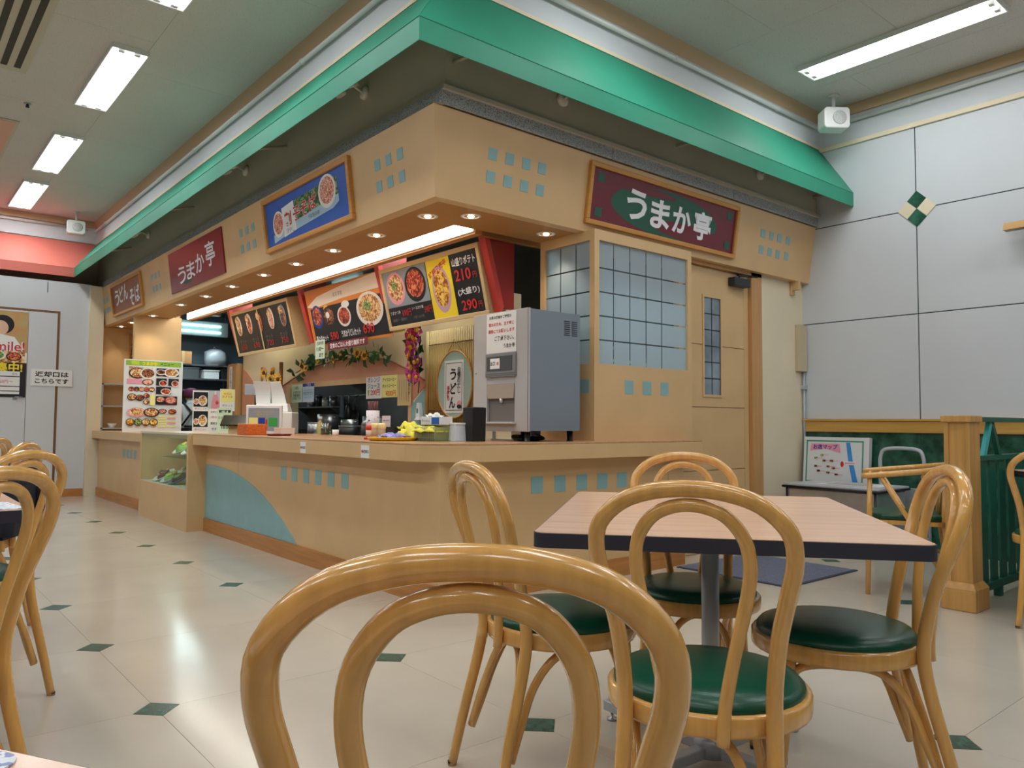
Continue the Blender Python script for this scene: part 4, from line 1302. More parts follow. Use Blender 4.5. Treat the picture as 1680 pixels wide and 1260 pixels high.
# middle menu: orange printed sheet curling at the top
s = Sheet(1.46, 0.55, 0.004)
w, h = 1.46, 0.55
s.poly([(-w / 2, h * .22), (-w * .34, h * .36), (0, h * .44), (w / 2, h * .5), (w / 2, h * .26), (0, h * .24), (-w * .4, h * .18)], M('print_pale', (250, 236, 222), 0.3))
s.rect(-w * .46, w / 2, -h * .46, h * .17, PBLACK)
s.bowl(-w * .38, h * .02, w * .075, h * .20, INKBLUE, FRED)
s.ell(-w * .24, h * .12, w * .035, h * .07, DISHY)
s.bowl(-w * .22, h * -.02, w * .085, h * .18, BOWLDK, FDARK, PAPER)
s.bowl(-w * .02, h * -.06, w * .085, h * .17, BOWLWH, FRED)
s.ell(w * .02, h * .13, w * .05, h * .06, PAPER)
s.bowl(w * .30, h * -.03, w * .155, h * .27, BOWLWH, FNOOD, FGREEN)
s.text('幕の内セット', -w * .36, h * -.36, w=w * .17, h=h * .11, m=INKWHITE, bold=0.02, stretch=True)
s.text('590', -w * .19, h * -.35, w=w * .11, h=h * .14, m=INKRED, bold=0.02, stretch=True)
s.text('うまかうどんセット', w * .03, h * -.34, w=w * .24, h=h * .12, m=INKWHITE, bold=0.02, stretch=True)
s.text('690', w * .25, h * -.32, w=w * .13, h=h * .16, m=INKRED, bold=0.02, stretch=True)
s.text('おすすめ', -w * .05, h * .33, w=w * .12, m=INKGREY)
o = s.build('menu_board', PORANGE, (0.88, 2.79, 1.99), LEFT, -BT, 'middle orange menu sheet with noodle and rice set photographs', 'menu board')
MB().box(-w / 2 + .02, w / 2, 0.0, 0.12, -h / 2 + .02, h / 2 - .02).build('box_body', BOARDW, o)
s = Sheet(0.75, 0.072, 0.003)
s.text('定食のごはん大盛り無料です', 0, 0, w=0.66, h=0.05, m=INKWHITE, bold=0.02, stretch=True)
s.build('notice_strip', M('maroon_strip', (122, 28, 48), 0.4), (0.905, 2.80, 1.708), LEFT, 0.08, 'narrow maroon strip with white lettering under the middle menu', 'sign')
s = Sheet(0.20, 0.18, 0.002)
s.text('営業時間', 0, 0.06, w=0.14, m=INK)
s.text('11:00〜', 0, 0.005, w=0.15, m=INK, bold=0.02)
s.text('まで', 0.03, -0.055, w=0.08, m=INK, bold=0.02)
s.build('paper_notice', PMINT, (0.90, 3.33, 1.69), LEFT, 0.0, 'pale green opening hours paper hanging under the middle menu', 'notice')
# red bracket fins
for y, lb in ((0.676, 'dark red bracket fin beside the right menu board, near the partition'), (2.10, 'dark red bracket fin between middle and right menu boards'), (3.60, 'dark red bracket fin between left and middle menu boards'), (5.52, 'dark red bracket fin left of the left menu board')):
    t = thing('bracket_fin', lb, 'bracket', (0.84, y, 1.60))
    MB().prism([(0.13, 0.20), (0.23, 0.20), (0.23, 1.16), (-0.02, 1.16), (-0.02, 0.72)], 'y', -0.02, 0.02).build('fin', REDBR, t)
    MB().prism([(0.10, 0.17), (0.13, 0.20), (-0.02, 0.72), (-0.02, 1.16), (-0.06, 1.16), (-0.06, 0.71)], 'y', -0.035, 0.035).build('edge_strip', M('red_edge', (206, 66, 58), 0.4), t)

# ================================================================== DRINK DISPENSER
DSP = M('dispenser_front_grey', (186, 182, 182), 0.4, noise=(3, 0.03))
DSS = M('dispenser_side_blue_grey', (126, 136, 147), 0.38)
t = thing('drink_dispenser', 'grey tea and water dispenser with handwritten notice on the counter', 'dispenser', (0.65, 0.02, 0.887))
Z0 = 0.066
dw, dh, dd = 0.545, 0.748, 0.44
MB().box(0.02, dd, 0.0, dw, Z0, Z0 + dh - 0.005).build('cabinet', DSS, t)
b = MB()
# front shell with a dispensing recess
ry0, ry1, rz0, rz1 = 0.125, 0.40, Z0 + 0.055, Z0 + 0.29
b.box(0.0, 0.02, 0.0, ry0, Z0 - .005, Z0 + dh); b.box(0.0, 0.02, ry1, dw, Z0 - .005, Z0 + dh)
b.box(0.0, 0.02, ry0, ry1, Z0 - .005, rz0); b.box(0.0, 0.02, ry0, ry1, rz1, Z0 + dh)
b.build('front_shell', DSP, t, bevel=0.003)
MB().box(0.0195, 0.0205, ry0, ry1, rz0, rz1).build('recess_back', M('recess_grey', (120, 112, 108), 0.5), t)
MB().hexa([(-0.002, ry0 + .01, rz1 - .09), (-0.002, ry1 - .01, rz1 - .09), (0.018, ry1 - .01, rz1 - .09), (0.018, ry0 + .01, rz1 - .09),
           (-0.004, ry0, rz1), (-0.004, ry1, rz1), (0.018, ry1, rz1), (0.018, ry0, rz1)][::1]).build('spout_cover', M('spout_tan', (176, 160, 146), 0.45), t)
MB().box(-0.03, 0.0, ry0 - .015, ry1 + .015, rz0 - .012, rz0).build('drip_tray', M('tray_light', (206, 204, 204), 0.35), t)
MB().lathe([(0.012, 0), (0.01, -0.025), (0, -0.025)], 12, (0.008, (ry0 + ry1) / 2, rz1 - .09)).build('nozzle', WHITE, t)
MB().box(-0.012, 0.0, 0.105, 0.405, Z0 + 0.335, Z0 + 0.485).build('control_panel', M('panel_grey', (132, 132, 134), 0.4), t, bevel=0.004)
MB().box(-0.015, -0.012, 0.135, 0.385, Z0 + 0.375, Z0 + 0.465).build('display_window', M('panel_dark', (84, 86, 90), 0.3), t)
for k in range(3):
    MB().box(-0.016, -0.012, 0.11, 0.40, Z0 + 0.337 + k * .010, Z0 + 0.342 + k * .010).build('panel_ridge', M('panel_grey', (132, 132, 134), 0.4), t)
MB().box(0.0, 0.03, 0.001, 0.004, Z0, Z0 + dh).build('edge_seam', STEEL_D, t)
slots = MB()
for c0 in (0.30, 0.365):
    for k in range(8):
        slots.box(c0, c0 + .05, -0.0015, 0.001, Z0 + 0.60 + k * .0125, Z0 + 0.605 + k * .0125)
slots.build('side_louvres', BLACK, t)
for x in (0.04, 0.40):
    for y in (0.05, 0.50):
        MB().lathe([(0.022, 0), (0.022, 0.004), (0.018, 0.006), (0.02, 0.066), (0, 0.066)], 14, (x, y, 0)).build('leg', BLACK, t)
MB().lathe([(0.006, 0), (0.006, 0.004), (0, 0.004)], 10).build('lock', STEEL, t, (0.0, 0.515, Z0 + 0.37), (0, -PI / 2, 0))
s = Sheet(0.295, 0.255, 0.0015)
s.text('お茶の機械をご使用の', -0.01, 0.10, w=0.22, m=INK, bold=0.015)
s.text('節水のため、出す時に', 0.0, 0.055, w=0.25, m=INKRED, bold=0.015)
s.text('湯呑にてお願いします', 0.0, 0.012, w=0.26, m=INKRED, bold=0.015)
s.text('ご了承下さい。', 0.03, -0.035, w=0.19, m=INK, bold=0.01)
s.text('うまか亭', 0.08, -0.085, w=0.11, m=INK, bold=0.01)
s.build('paper_notice', M('laminated_paper', (238, 236, 236), 0.18), (0.648, 0.02 + 0.255, 0.887 + Z0 + 0.615), LEFT, 0, 'white handwritten notice in black and red taped on the dispenser', 'notice')
s = Sheet(0.095, 0.065, 0.001)
s.text('お茶', -0.018, 0.0, w=0.05, m=INK, bold=0.03)
s.text('水', 0.03, 0.0, w=0.025, m=INKRED, bold=0.03)
s.build('button_label', PAPER, (0.634, 0.02 + 0.30, 0.887 + Z0 + 0.42), LEFT, 0, 'tiny white label on the dispenser control panel', 'label')
t = thing('cable_bundle', 'black cables and hose lying under the dispenser', 'cable', (0.82, 0.26, 0.887))
for k in range(3):
    MB().tube(catmull([(-0.12, -0.12 + .03 * k, 0.012), (-0.02, 0.02 + .02 * k, 0.03), (0.08, -0.06 - .02 * k, 0.014), (0.18, 0.08, 0.02 + .01 * k)], 6), 0.009, 8).build('cable', BLACK, t)
MB().lathe([(0, 0), (0.07, 0), (0.07, 0.025), (0, 0.03)], 14, (0.05, 0, 0)).build('drain_cup', BLACK, t)

# ================================================================== THINGS ON THE COUNTER
CZ = 0.887
def shelf_thing(name, label, cat, x, y, z=CZ, rz=0.0): return thing(name, label, cat, (x, y, z), rz)
# woven orange basket
t = shelf_thing('orange_basket', 'small orange woven basket at the left end of the counter', 'basket', 0.05, 2.80)
ORG = M('orange_weave', (222, 112, 44), 0.6, bump=(120, 0.9), noise=(60, 0.25))
MB().prism([(-.07, -.10), (.07, -.10), (.08, .10), (-.08, .10)], 'z', 0.0, 0.006).build('bottom', ORG, t)
for (x0, x1, y0, y1) in ((-.085, -.073, -.10, .10), (.073, .085, -.10, .10), (-.073, .073, -.10, -.088), (-.073, .073, .088, .10)):
    MB().box(x0, x1, y0, y1, 0.0, 0.085).build('side', ORG, t, bevel=0.004)
MB().tube([(-.08, -.095, .085), (.08, -.095, .085), (.08, .095, .085), (-.08, .095, .085)], 0.007, 8, closed=True).build('rim', ORG, t)
# dark tilted cash tray / tablet
t = shelf_thing('tablet_stand', 'dark green tilted tablet on a stand beside the orange basket', 'tablet', 0.14, 3.42, CZ, math.radians(58))
MB().slab([(-.10, -.11, .07), (-.10, .11, .07), (.04, .11, .155), (.04, -.11, .155)][::-1], 0.014).build('screen', M('tablet_dark', (20, 34, 24), 0.25), t)
MB().prism([(-.06, 0), (.08, 0), (.05, .13), (-.04, .08)], 'y', -.05, .05).build('stand', PTAN, t)
# point of sale: white sign box, receipt paper
t = shelf_thing('payment_sign_box', 'white framed payment sign box with coloured logos', 'sign', 0.27, 3.10, CZ, math.radians(62))
MB().box(0.0, 0.10, -0.15, 0.15, 0.0, 0.255).build('box_body', WHITE_G, t, bevel=0.006)
s = Sheet(0.26, 0.205, 0.002, True)
s.rect(-.13, .13, -.10, .10, PGREY)
s.text('ご利用いただけます', 0, 0.07, w=0.18, m=M('ink_gold', (214, 176, 70), 0.4), bold=0.01)
s.text('電子マネー', 0, 0.04, w=0.12, m=M('ink_gold', (214, 176, 70), 0.4), bold=0.01)
s.rect(-.125, -.05, -.09, .015, PLYEL); s.rect(-.045, .01, -.06, .015, INKBLUE); s.rect(.015, .03, -.07, .0, INKRED)
s.rect(.04, .115, -.06, .015, M('logo_green', (60, 170, 80), 0.4)); s.rect(-.045, .03, -.09, -.065, M('logo_pink', (220, 60, 120), 0.4))
s.build('sign_face', PAPER, (-0.001, 0, 0.13), LEFT, 0, parent=t)
t = shelf_thing('cash_register', 'white cash register with curled receipt paper behind the payment sign', 'cash register', 0.50, 3.46, CZ, math.radians(55))
MB().box(-0.12, 0.2, -0.2, 0.2, 0.0, 0.20).build('base', WHITE, t, bevel=0.01)
MB().hexa([(-.10, -.16, .20), (.10, -.16, .20), (.10, .16, .20), (-.10, .16, .20), (-.05, -.14, .28), (.08, -.14, .28), (.08, .14, .28), (-.05, .14, .28)]).build('printer', WHITE, t, bevel=0.008)
pp = []
for k in range(9):
    u = k / 8
    pp.append((-0.02 - 0.05 * u + 0.03 * math.sin(u * 3), 0.28 + 0.20 * u))
pm = MB()
for k in range(8):
    a, c = pp[k], pp[k + 1]
    pm.slab([(a[0], .02, a[1]), (a[0], .15 + .02 * k / 8, a[1]), (c[0], .15 + .02 * (k + 1) / 8, c[1]), (c[0], .02, c[1])], 0.002)
pm.build('receipt_paper', PAPER, t)
pm = MB()
for k in range(8):
    a, c = pp[k], pp[k + 1]
    pm.slab([(a[0] + .03, -.12 + .05 * k / 8, a[1]), (a[0] + .03, .015 + .01 * k / 8, a[1]), (c[0] + .03, .015 + .01 * (k + 1) / 8, c[1]), (c[0] + .03, -.12 + .05 * (k + 1) / 8, c[1])], 0.002)
pm.build('receipt_paper', PAPER, t)
MB().tube([(0.05, 0.17, 0.2), (0.05, 0.17, 0.42)], 0.012, 8).build('display_post', STEEL_D, t)
MB().box(0.0, 0.05, 0.10, 0.26, 0.36, 0.46).build('customer_display', GREYMET, t)
t = shelf_thing('paper_box', 'flat pale pink paper box right of the payment sign', 'box', 0.33, 2.80)
MB().box(-.06, .06, -.075, .075, 0, .055).build('carton', M('pale_pink_card', (232, 214, 204), 0.6), t, bevel=0.003)
MB().box(-.062, .062, -.077, .077, .05, .06).build('lid', M('pale_pink_card', (232, 214, 204), 0.6), t)
t = shelf_thing('red_tray', 'thin dark red money tray on the counter', 'tray', 0.10, 2.37)
MB().lathe([(0, 0), (0.085, 0), (0.10, 0.014), (0.095, 0.016), (0.08, 0.005), (0, 0.005)], 24).build('dish', M('dark_red_lacquer', (120, 26, 24), 0.25), t)
MB().box(-.03, .03, -.04, .04, .006, .008).build('mat', M('tray_mat', (60, 20, 20), 0.7), t)
# upright posters and menus on the counter
s = Sheet(0.67, 0.87, 0.006)
w, h = 0.67, 0.87
def PB(cx, cz, rx, rz, *m): s.bowl(cx, cz, rx * 1.2, rz * 1.28, *m)
s.rect(-w * .47, w * .47, h * .415, h * .485, PGREEN)
s.rect(-w * .38, -w * .25, h * .425, h * .478, M('print_lime', (196, 220, 60), 0.4))
s.text('うまか亭', -w * .07, h * .45, w=w * .26, m=INKYEL, bold=0.05)
s.text('メニュー', w * .22, h * .45, w=w * .24, m=INK, bold=0.02)
s.rect(-w * .42, -w * .02, h * .24, h * .39, PTAN)
PB(-w * .28, h * .31, w * .12, h * .06, BOWLDK, FNOOD); PB(-w * .10, h * .31, w * .11, h * .06, BOWLWH, FDARK)
s.rect(-w * .45, -w * .20, h * .16, h * .23, PPINK); PB(-w * .10, h * .19, w * .08, h * .035, BOWLDK, FPINK)
s.text('特製そばセット', -w * .30, h * .39, w=w * .24, m=INKRED, bold=0.01)
for k in range(5):
    PB(-w * .37 + k * w * .085, h * .09, w * .042, h * .026, BOWLDK, (FRED, FDARK, FPINK, FRED, FNOOD)[k])
s.rect(w * .04, w * .43, h * .28, h * .39, PBLACK); PB(w * .30, h * .335, w * .11, h * .05, BOWLWH, FNOOD); PB(w * .12, h * .335, w * .07, h * .03, BOWLWH, FDARK)
s.rect(w * .04, w * .22, h * .15, h * .25, PBLACK); PB(w * .16, h * .18, w * .06, h * .035, BOWLWH, FRED)
s.rect(w * .25, w * .43, h * .15, h * .25, PBLACK); PB(w * .37, h * .18, w * .055, h * .035, BOWLWH, FRED)
s.rect(w * .04, w * .30, h * .03, h * .13, PBLACK); PB(w * .21, h * .065, w * .075, h * .035, BOWLWH, FRED)
s.rect(w * .04, w * .41, -h * .12, h * .0, PBLACK); PB(w * .12, -h * .05, w * .07, h * .035, BOWLDK, FPINK); PB(w * .30, -h * .055, w * .09, h * .045, M('print_wine', (120, 40, 50), 0.4), FPINK)
PB(-w * .36, -h * .02, w * .065, h * .038, BOWLDK, FNOOD); PB(-w * .23, -h * .03, w * .06, h * .034, BOWLDK, FDARK)
PB(-w * .12, h * .0, w * .045, h * .027, BOWLDK, FRED); PB(-w * .12, -h * .085, w * .045, h * .027, BOWLDK, FNOOD)
s.rect(-w * .06, w * .02, -h * .13, h * .02, PLYEL)
PB(-w * .28, -h * .23, w * .13, h * .05, PPINK, FNOOD); PB(-w * .03, -h * .23, w * .11, h * .05, PBLACK, FNOOD)
PB(w * .16, -h * .21, w * .06, h * .026, BOWLDK, FPINK); PB(w * .33, -h * .215, w * .06, h * .028, BOWLDK, FRED)
for k in range(4):
    PB(-w * .38 + k * w * .13, -h * .365, w * .06, h * .04, BOWLDK, (FFRY, FGREEN, FNOOD, FFRY)[k])
    s.text('450円', -w * .38 + k * w * .13, -h * .43, w=w * .08, m=INKRED)
for k in range(5):
    s.rect(w * .09, w * .22, -h * .27 - k * h * .035, -h * .29 - k * h * .035, PLYEL)
    s.rect(w * .24, w * .39, -h * .27 - k * h * .035, -h * .285 - k * h * .035, (PLYEL, PPINK)[k % 2])
o = s.build('menu_poster', M('poster_gloss', (236, 238, 240), 0.14), (0.255, 6.49, 0.862 + 0.437), 0, 0, 'large upright menu poster crowded with food photos on end counter', 'poster')
MB().box(-.2, .2, 0.0, 0.08, -h / 2, -h / 2 + .02).build('foot', BLACK, o)
def small_poster(x, y, z0, w, h, face, label, draw, rz=0.0, name='counter_poster'):
    s = Sheet(w, h, 0.003)
    draw(s, w, h)
    o = s.build(name, face, (x, y, z0 + h / 2), rz, 0, label, 'poster')
    MB().prism([(0.0, -h / 2), (0.06, -h / 2), (0.0, h * .3)], 'x', -.01, .01).build('prop', BLACK, o)
    return o
def food2(s, w, h):
    s.rect(-w * .44, w * .44, -h * .3, h * .42, PBLACK); s.bowl(w * .12, h * .0, w * .28, h * .26, BOWLWH, FNOOD); s.bowl(-w * .28, -h * .05, w * .16, h * .15, BOWLWH, FPINK)
    s.text('新メニュー', 0, -h * .4, w=w * .7, m=INKRED)
small_poster(0.33, 4.96, 0.888, 0.17, 0.235, PAPER, 'lower small food poster beside the kitchen worker', food2)
small_poster(0.42, 5.25, 0.862 + 0.25, 0.175, 0.225, PAPER, 'upper small ramen poster beside the kitchen worker', food2)
t = thing('poster_rack', 'clear stand behind the small posters', 'stand', (0.48, 5.29, 0.888))
MB().box(-.15, .15, 0.0, 0.012, 0, .225).build('back_plate', GLASS, t)
MB().box(-.15, .15, -.08, 0.06, 0, .01).build('foot', GLASS, t)
def bottle_p(s, w, h):
    s.poly([(-w * .12, h * .45), (w * .05, h * .45), (w * .3, -h * .1), (w * .3, -h * .45), (-w * .3, -h * .45), (-w * .3, -h * .1)], PPINK)
    s.rect(-w * .1, w * .05, h * .3, h * .48, BOWLWH); s.ell(w * .1, -h * .1, w * .12, h * .1, FRED)
small_poster(0.57, 5.22, 0.888 + 0.23, 0.15, 0.22, M('poster_grey', (206, 212, 214), 0.3), 'small poster with pink bottle next to ramen poster', bottle_p)
def txt_red(s, w, h):
    s.text('お知らせ', 0, h * .36, w=w * .7, m=INK, bold=0.02)
    s.text('11月12日', 0, h * .14, w=w * .8, m=INKRED, bold=0.02)
    s.text('定休日', 0, -h * .12, w=w * .7, m=INK, bold=0.03)
    s.text('です', 0, -h * .36, w=w * .5, m=INKBLUE, bold=0.02)
small_poster(0.255, 4.32, 0.888, 0.105, 0.235, PAPER, 'narrow white notice with red date on the counter', txt_red)
def txt_hours(s, w, h):
    s.text('営業時間', 0, h * .36, w=w * .8, m=INK, bold=0.04)
    s.text('11:00〜', 0, h * .1, w=w * .8, m=INK, bold=0.02)
    s.text('18:00', w * .08, -h * .28, w=w * .6, m=INK, bold=0.02)
small_poster(0.281, 4.10, 0.888, 0.145, 0.24, PMINT, 'pale green opening hours card standing on the counter', txt_hours)
def txt_yel(s, w, h):
    s.rect(-w * .45, w * .45, -h * .1, h * .48, PLYEL)
    s.text('今月の\nおすすめ', 0, h * .22, w=w * .7, m=INKORANGE, bold=0.01); s.text('丼セット', 0, -h * .25, w=w * .7, m=INKGREY)
small_poster(0.56, 4.82, 0.888 + .22, 0.16, 0.235, PAPER, 'yellow and white offer poster raised behind the opening hours card', txt_yel)
t = thing('poster_block', 'clear acrylic block lifting the yellow offer poster', 'stand', (0.56, 4.83, 0.888))
MB().box(-.07, .07, -.02, .07, 0, .22).build('block', GLASS, t)
MB().box(-.07, .07, -.03, .08, 0, .01).build('base', GLASS, t)

# condiments and baskets nearer the corner
t = shelf_thing('cup_holder', 'white cylinder holder with printed dots and red chopsticks', 'holder', 0.36, 1.36)
MB().lathe([(0, 0), (0.045, 0), (0.047, 0.195), (0.042, 0.195), (0.04, 0.01), (0, 0.01)], 22).build('body', M('white_patterned', (228, 220, 226), 0.4, speck=(45, 0.63, (70, 60, 70))), t)
for k in range(9):
    a = k * 0.7
    MB().tube([(0.02 * math.cos(a), 0.02 * math.sin(a), 0.02), (0.032 * math.cos(a), 0.032 * math.sin(a), 0.262)], 0.006, 6).build('chopstick', M('maroon_lacquer', (86, 22, 22), 0.3), t)
s = Sheet(0.115, 0.09, 0.002)
s.text('七味とうがらし', 0, 0.01, w=0.095, m=INKBLUE, bold=0.01)
o = s.build('small_card', M('pinkish_card', (226, 212, 216), 0.5), (0.50, 1.41, CZ + 0.115), LEFT, 0, 'small pale pink handwritten card behind the seasoning jars', 'card')
MB().box(-.04, .04, 0.0, 0.06, -.115, -.045).build('holder', BLACK, o)
JARB = M('seasoning_brown', (196, 164, 132), 0.25)
LIDY = M('cream_lid', (246, 226, 160), 0.4)
for (y, lb) in ((1.055, 'seasoning jar with cream lid next to red-capped bottle'), (0.962, 'seasoning jar with cream lid nearer the corner')):
    t = shelf_thing('seasoning_jar', lb, 'jar', 0.20, y)
    MB().lathe([(0, 0), (0.024, 0), (0.026, 0.012), (0.026, 0.072), (0.02, 0.078), (0, 0.078)], 18).build('jar_body', JARB, t)
    MB().lathe([(0.026, 0.07), (0.028, 0.073), (0.028, 0.098), (0.022, 0.106), (0, 0.106)], 18).build('lid', LIDY, t)
t = shelf_thing('spice_bottle', 'slim bottle with red label standing on a red base', 'bottle', 0.13, 1.01)
MB().lathe([(0, 0), (0.03, 0), (0.03, 0.012), (0, 0.012)], 16).build('base', INKRED, t)
MB().lathe([(0.018, 0.012), (0.018, 0.06), (0, 0.06)], 14).build('bottle_body', M('bottle_pale', (226, 200, 180), 0.3), t)
MB().lathe([(0.0185, 0.06), (0.0185, 0.092), (0, 0.094)], 14).build('cap', M('cap_red', (222, 60, 40), 0.35), t)
t = shelf_thing('black_crate', 'black plastic crate behind the yellow tray', 'crate', 0.42, 1.12)
for (x0, x1, y0, y1, z0, z1) in ((-.09, .09, -.10, .10, 0, .006), (-.09, -.082, -.10, .10, .006, .08), (.082, .09, -.10, .10, .006, .08), (-.082, .082, -.10, -.092, .006, .08), (-.082, .082, .092, .10, .006, .08)):
    MB().box(x0, x1, y0, y1, z0, z1).build('crate_side', BLACK, t)
def cloth(name, parent, cx, cy, z, rx, ry, mat, seed, amp=0.02, drop=0.0):
    rnd = random.Random(seed)
    n = 12
    v, fs = [], []
    ph = [rnd.uniform(0, 6.28) for _ in range(6)]
    for i in range(n + 1):
        for j in range(n + 1):
            u, w_ = i / n * 2 - 1, j / n * 2 - 1
            d = max(abs(u), abs(w_))
            zz = z + amp * (math.sin(4 * u + ph[0]) * math.cos(5 * w_ + ph[1]) + .5 * math.sin(9 * w_ + ph[2] + 3 * u)) - drop * max(0, d - .6) / .4
            v.append((cx + rx * u * (1 - .1 * rnd.random()), cy + ry * w_ * (1 - .1 * rnd.random()), zz))
    for i in range(n):
        for j in range(n):
            a = i * (n + 1) + j
            fs.append((a, a + n + 1, a + n + 2, a + 1))
    m = MB(); m.add(v, fs, 0, True)
    o = m.build(name, mat, parent)
    so = o.modifiers.new('thick', 'SOLIDIFY'); so.thickness = 0.003
    return o
t = shelf_thing('yellow_tray', 'flat yellow serving tray on the counter near the corner', 'tray', 0.10, 0.66)
MB().lathe([(0, 0), (0.135, 0), (0.155, 0.016), (0.15, 0.019), (0.13, 0.006), (0, 0.006)], 28).build('dish', M('yellow_plastic', (244, 190, 30), 0.3), t)
MB().tube([(0.152 * math.cos(a), 0.152 * math.sin(a), 0.018) for a in [2 * PI * k / 28 for k in range(28)]], 0.004, 6, closed=True).build('rim', M('yellow_plastic', (244, 190, 30), 0.3), t)
t = shelf_thing('blue_cloth', 'crumpled blue and lilac cloth lying on the yellow tray', 'cloth', 0.10, 0.66, CZ + 0.012)
cloth('cloth_sheet', t, 0, -0.015, 0.025, 0.08, 0.085, M('blue_cloth', (86, 92, 190), 0.7, noise=(30, 0.4), col2=(190, 180, 226)), 3, 0.012, 0.012)
cloth('cloth_fold', t, 0.01, 0.06, 0.018, 0.06, 0.05, M('lilac_cloth', (176, 160, 214), 0.7), 5, 0.008, 0.01)
t = shelf_thing('wire_basket', 'clear and green mesh basket with yellow cloth inside', 'basket', 0.30, 0.47)
WB = frost_mat('basket_mesh', (190, 200, 150), 0.35)
for (x0, x1, y0, y1) in ((-.09, -.086, -.11, .11), (.086, .09, -.11, .11), (-.086, .086, -.11, -.106), (-.086, .086, .106, .11)):
    MB().box(x0, x1, y0, y1, 0.0, 0.085).build('side', WB, t)
MB().box(-.09, .09, -.11, .11, 0, .004).build('bottom', WB, t)
wires = MB()
for k in range(12):
    y = -.11 + .02 * k
    wires.tube([(-.092, y, 0), (-.092, y, .085)], .0015, 5)
for z in (.02, .045, .07):
    wires.tube([(-.092, -.11, z), (-.092, .11, z)], .0015, 5)
wires.build('wires', GREYMET, t)
YC = M('yellow_cloth', (234, 224, 80), 0.75, noise=(20, 0.12))
cloth('cloth_liner', t, -0.02, 0.0, 0.088, 0.10, 0.12, YC, 8, 0.006, 0.03)
t = shelf_thing('yellow_cloth', 'crumpled yellow cloth heaped left of the tissue box', 'cloth', 0.30, 0.72)
cloth('cloth_sheet', t, 0, 0, 0.075, 0.09, 0.10, YC, 21, 0.018, 0.05)
cloth('cloth_fold', t, 0.02, 0.09, 0.105, 0.06, 0.07, YC, 22, 0.014, 0.03)
t = shelf_thing('tissue_box', 'blue and white tissue box on top of the basket', 'tissue box', 0.29, 0.46, CZ + 0.098)
MB().box(-.05, .05, -.10, .10, 0, .05).build('carton', WHITE, t, bevel=0.003)
MB().box(-.051, -.049, -.10, -.02, .004, .046).build('blue_panel', M('tissue_blue', (30, 100, 190), 0.4), t)
s = Sheet(0.10, 0.035, 0.0005); s.text('ティッシュ', 0, 0, w=0.085, m=INKBLUE, bold=0.02)
s.build('side_print', WHITE, (-0.0515, 0.04, 0.025), LEFT, 0, parent=t)
tis = cloth('tissue', t, 0.0, 0.02, 0.062, 0.04, 0.05, PAPER, 31, 0.012, 0.01)
t = shelf_thing('white_container', 'tapered white plastic container beside the dispenser', 'container', 0.36, 0.33)
MB().hexa([(-.05, -.04, 0), (.05, -.04, 0), (.05, .04, 0), (-.05, .04, 0), (-.04, -.03, .10), (.04, -.03, .10), (.04, .03, .10), (-.04, .03, .10)]).build('body', M('translucent_white', (214, 224, 232), 0.3), t, bevel=0.004)
MB().box(-.044, .044, -.034, .034, .10, .112).build('lid', WHITE_G, t, bevel=0.003)
t = shelf_thing('black_menu_holder', 'tall black box standing left of the dispenser', 'box', 0.44, 0.27)
MB().hexa([(-.05, -.045, 0), (.05, -.045, 0), (.05, .045, 0), (-.05, .045, 0), (-.05, -.05, .205), (.05, -.05, .205), (.05, .055, .205), (-.05, .055, .205)]).build('body', BLACK, t, bevel=0.003)
MB().box(-.04, .04, -.04, .045, .2, .207).build('opening', DARK, t)
t = shelf_thing('mug', 'small white mug on the counter in front of the hatch', 'mug', 0.5, 2.2)
MB().lathe([(0, 0), (0.024, 0), (0.028, 0.05), (0.024, 0.05), (0.021, 0.006), (0, 0.006)], 18).build('cup', WHITE_G, t)
MB().tube(catmull([(0, .026, .042), (0, .044, .036), (0, .044, .018), (0, .025, .012)], 4), .004, 6).build('handle', WHITE_G, t)
t = shelf_thing('glass_stand', 'clear glass jar of dark cutlery on the counter', 'jar', 0.5, 2.38)
MB().box(-.045, .045, -.05, .05, 0, .006).build('base', GLASS, t)
MB().lathe([(0.045, 0.006), (0.045, .085), (.042, .085), (.042, .006)], 18).build('jar_glass', GLASS, t)
MB().lathe([(0, .008), (0.034, .008), (.034, .07), (0, .07)], 16).build('dark_cup', BLACK, t)
for k in range(4):
    MB().tube([(0.01 * k - .015, 0, .03), (0.02 * k - .03, .01, .10)], .004, 6).build('cutlery', STEEL, t)
t = thing('pot_lid', 'dark rice cooker with shiny lid by the right jamb of the hatch', 'rice cooker', (1.02, 2.50, 0.84))
MB().lathe([(0, 0), (.10, 0), (.11, .04), (.11, .13), (0, .13)], 20).build('body', BLACK, t)
MB().lathe([(.11, .13), (.10, .165), (.05, .19), (0, .195)], 20).build('lid', STEEL, t)
MB().lathe([(.012, .19), (.016, .215), (0, .22)], 10).build('knob', BLACK, t)
# paper notices round the hatch
NX = KX - 0.020
def notice(y0, y1, z0, z1, face, label, draw, name='paper_notice', x=NX):
    s = Sheet(y1 - y0, z1 - z0, 0.0012)
    draw(s, y1 - y0, z1 - z0)
    return s.build(name, face, (x, (y0 + y1) / 2, (z0 + z1) / 2), LEFT, 0, label, 'notice')
def n1(s, w, h):
    s.text('お願い', 0, h * .3, w=w * .4, m=INK); s.text('食べ終わりの\n食器は返却口\nにお返し下さい', 0, -h * .1, w=w * .8, m=INK, bold=.01)
notice(4.53, 4.81, 1.213, 1.415, PMINT, 'pale green notice at the top left corner of the hatch', n1)
def n2(s, w, h):
    s.rect(-w / 2, w / 2, h * .33, h * .5, INKBLUE); s.text('ご案内', 0, h * .41, w=w * .4, m=INKWHITE)
    for k in range(4): s.rect(-w * .38, w * .38, h * (.12 - .13 * k), h * (.18 - .13 * k), PSKY)
    s.text('セルフサービス', 0, -h * .02, w=w * .8, m=INKBLUE)
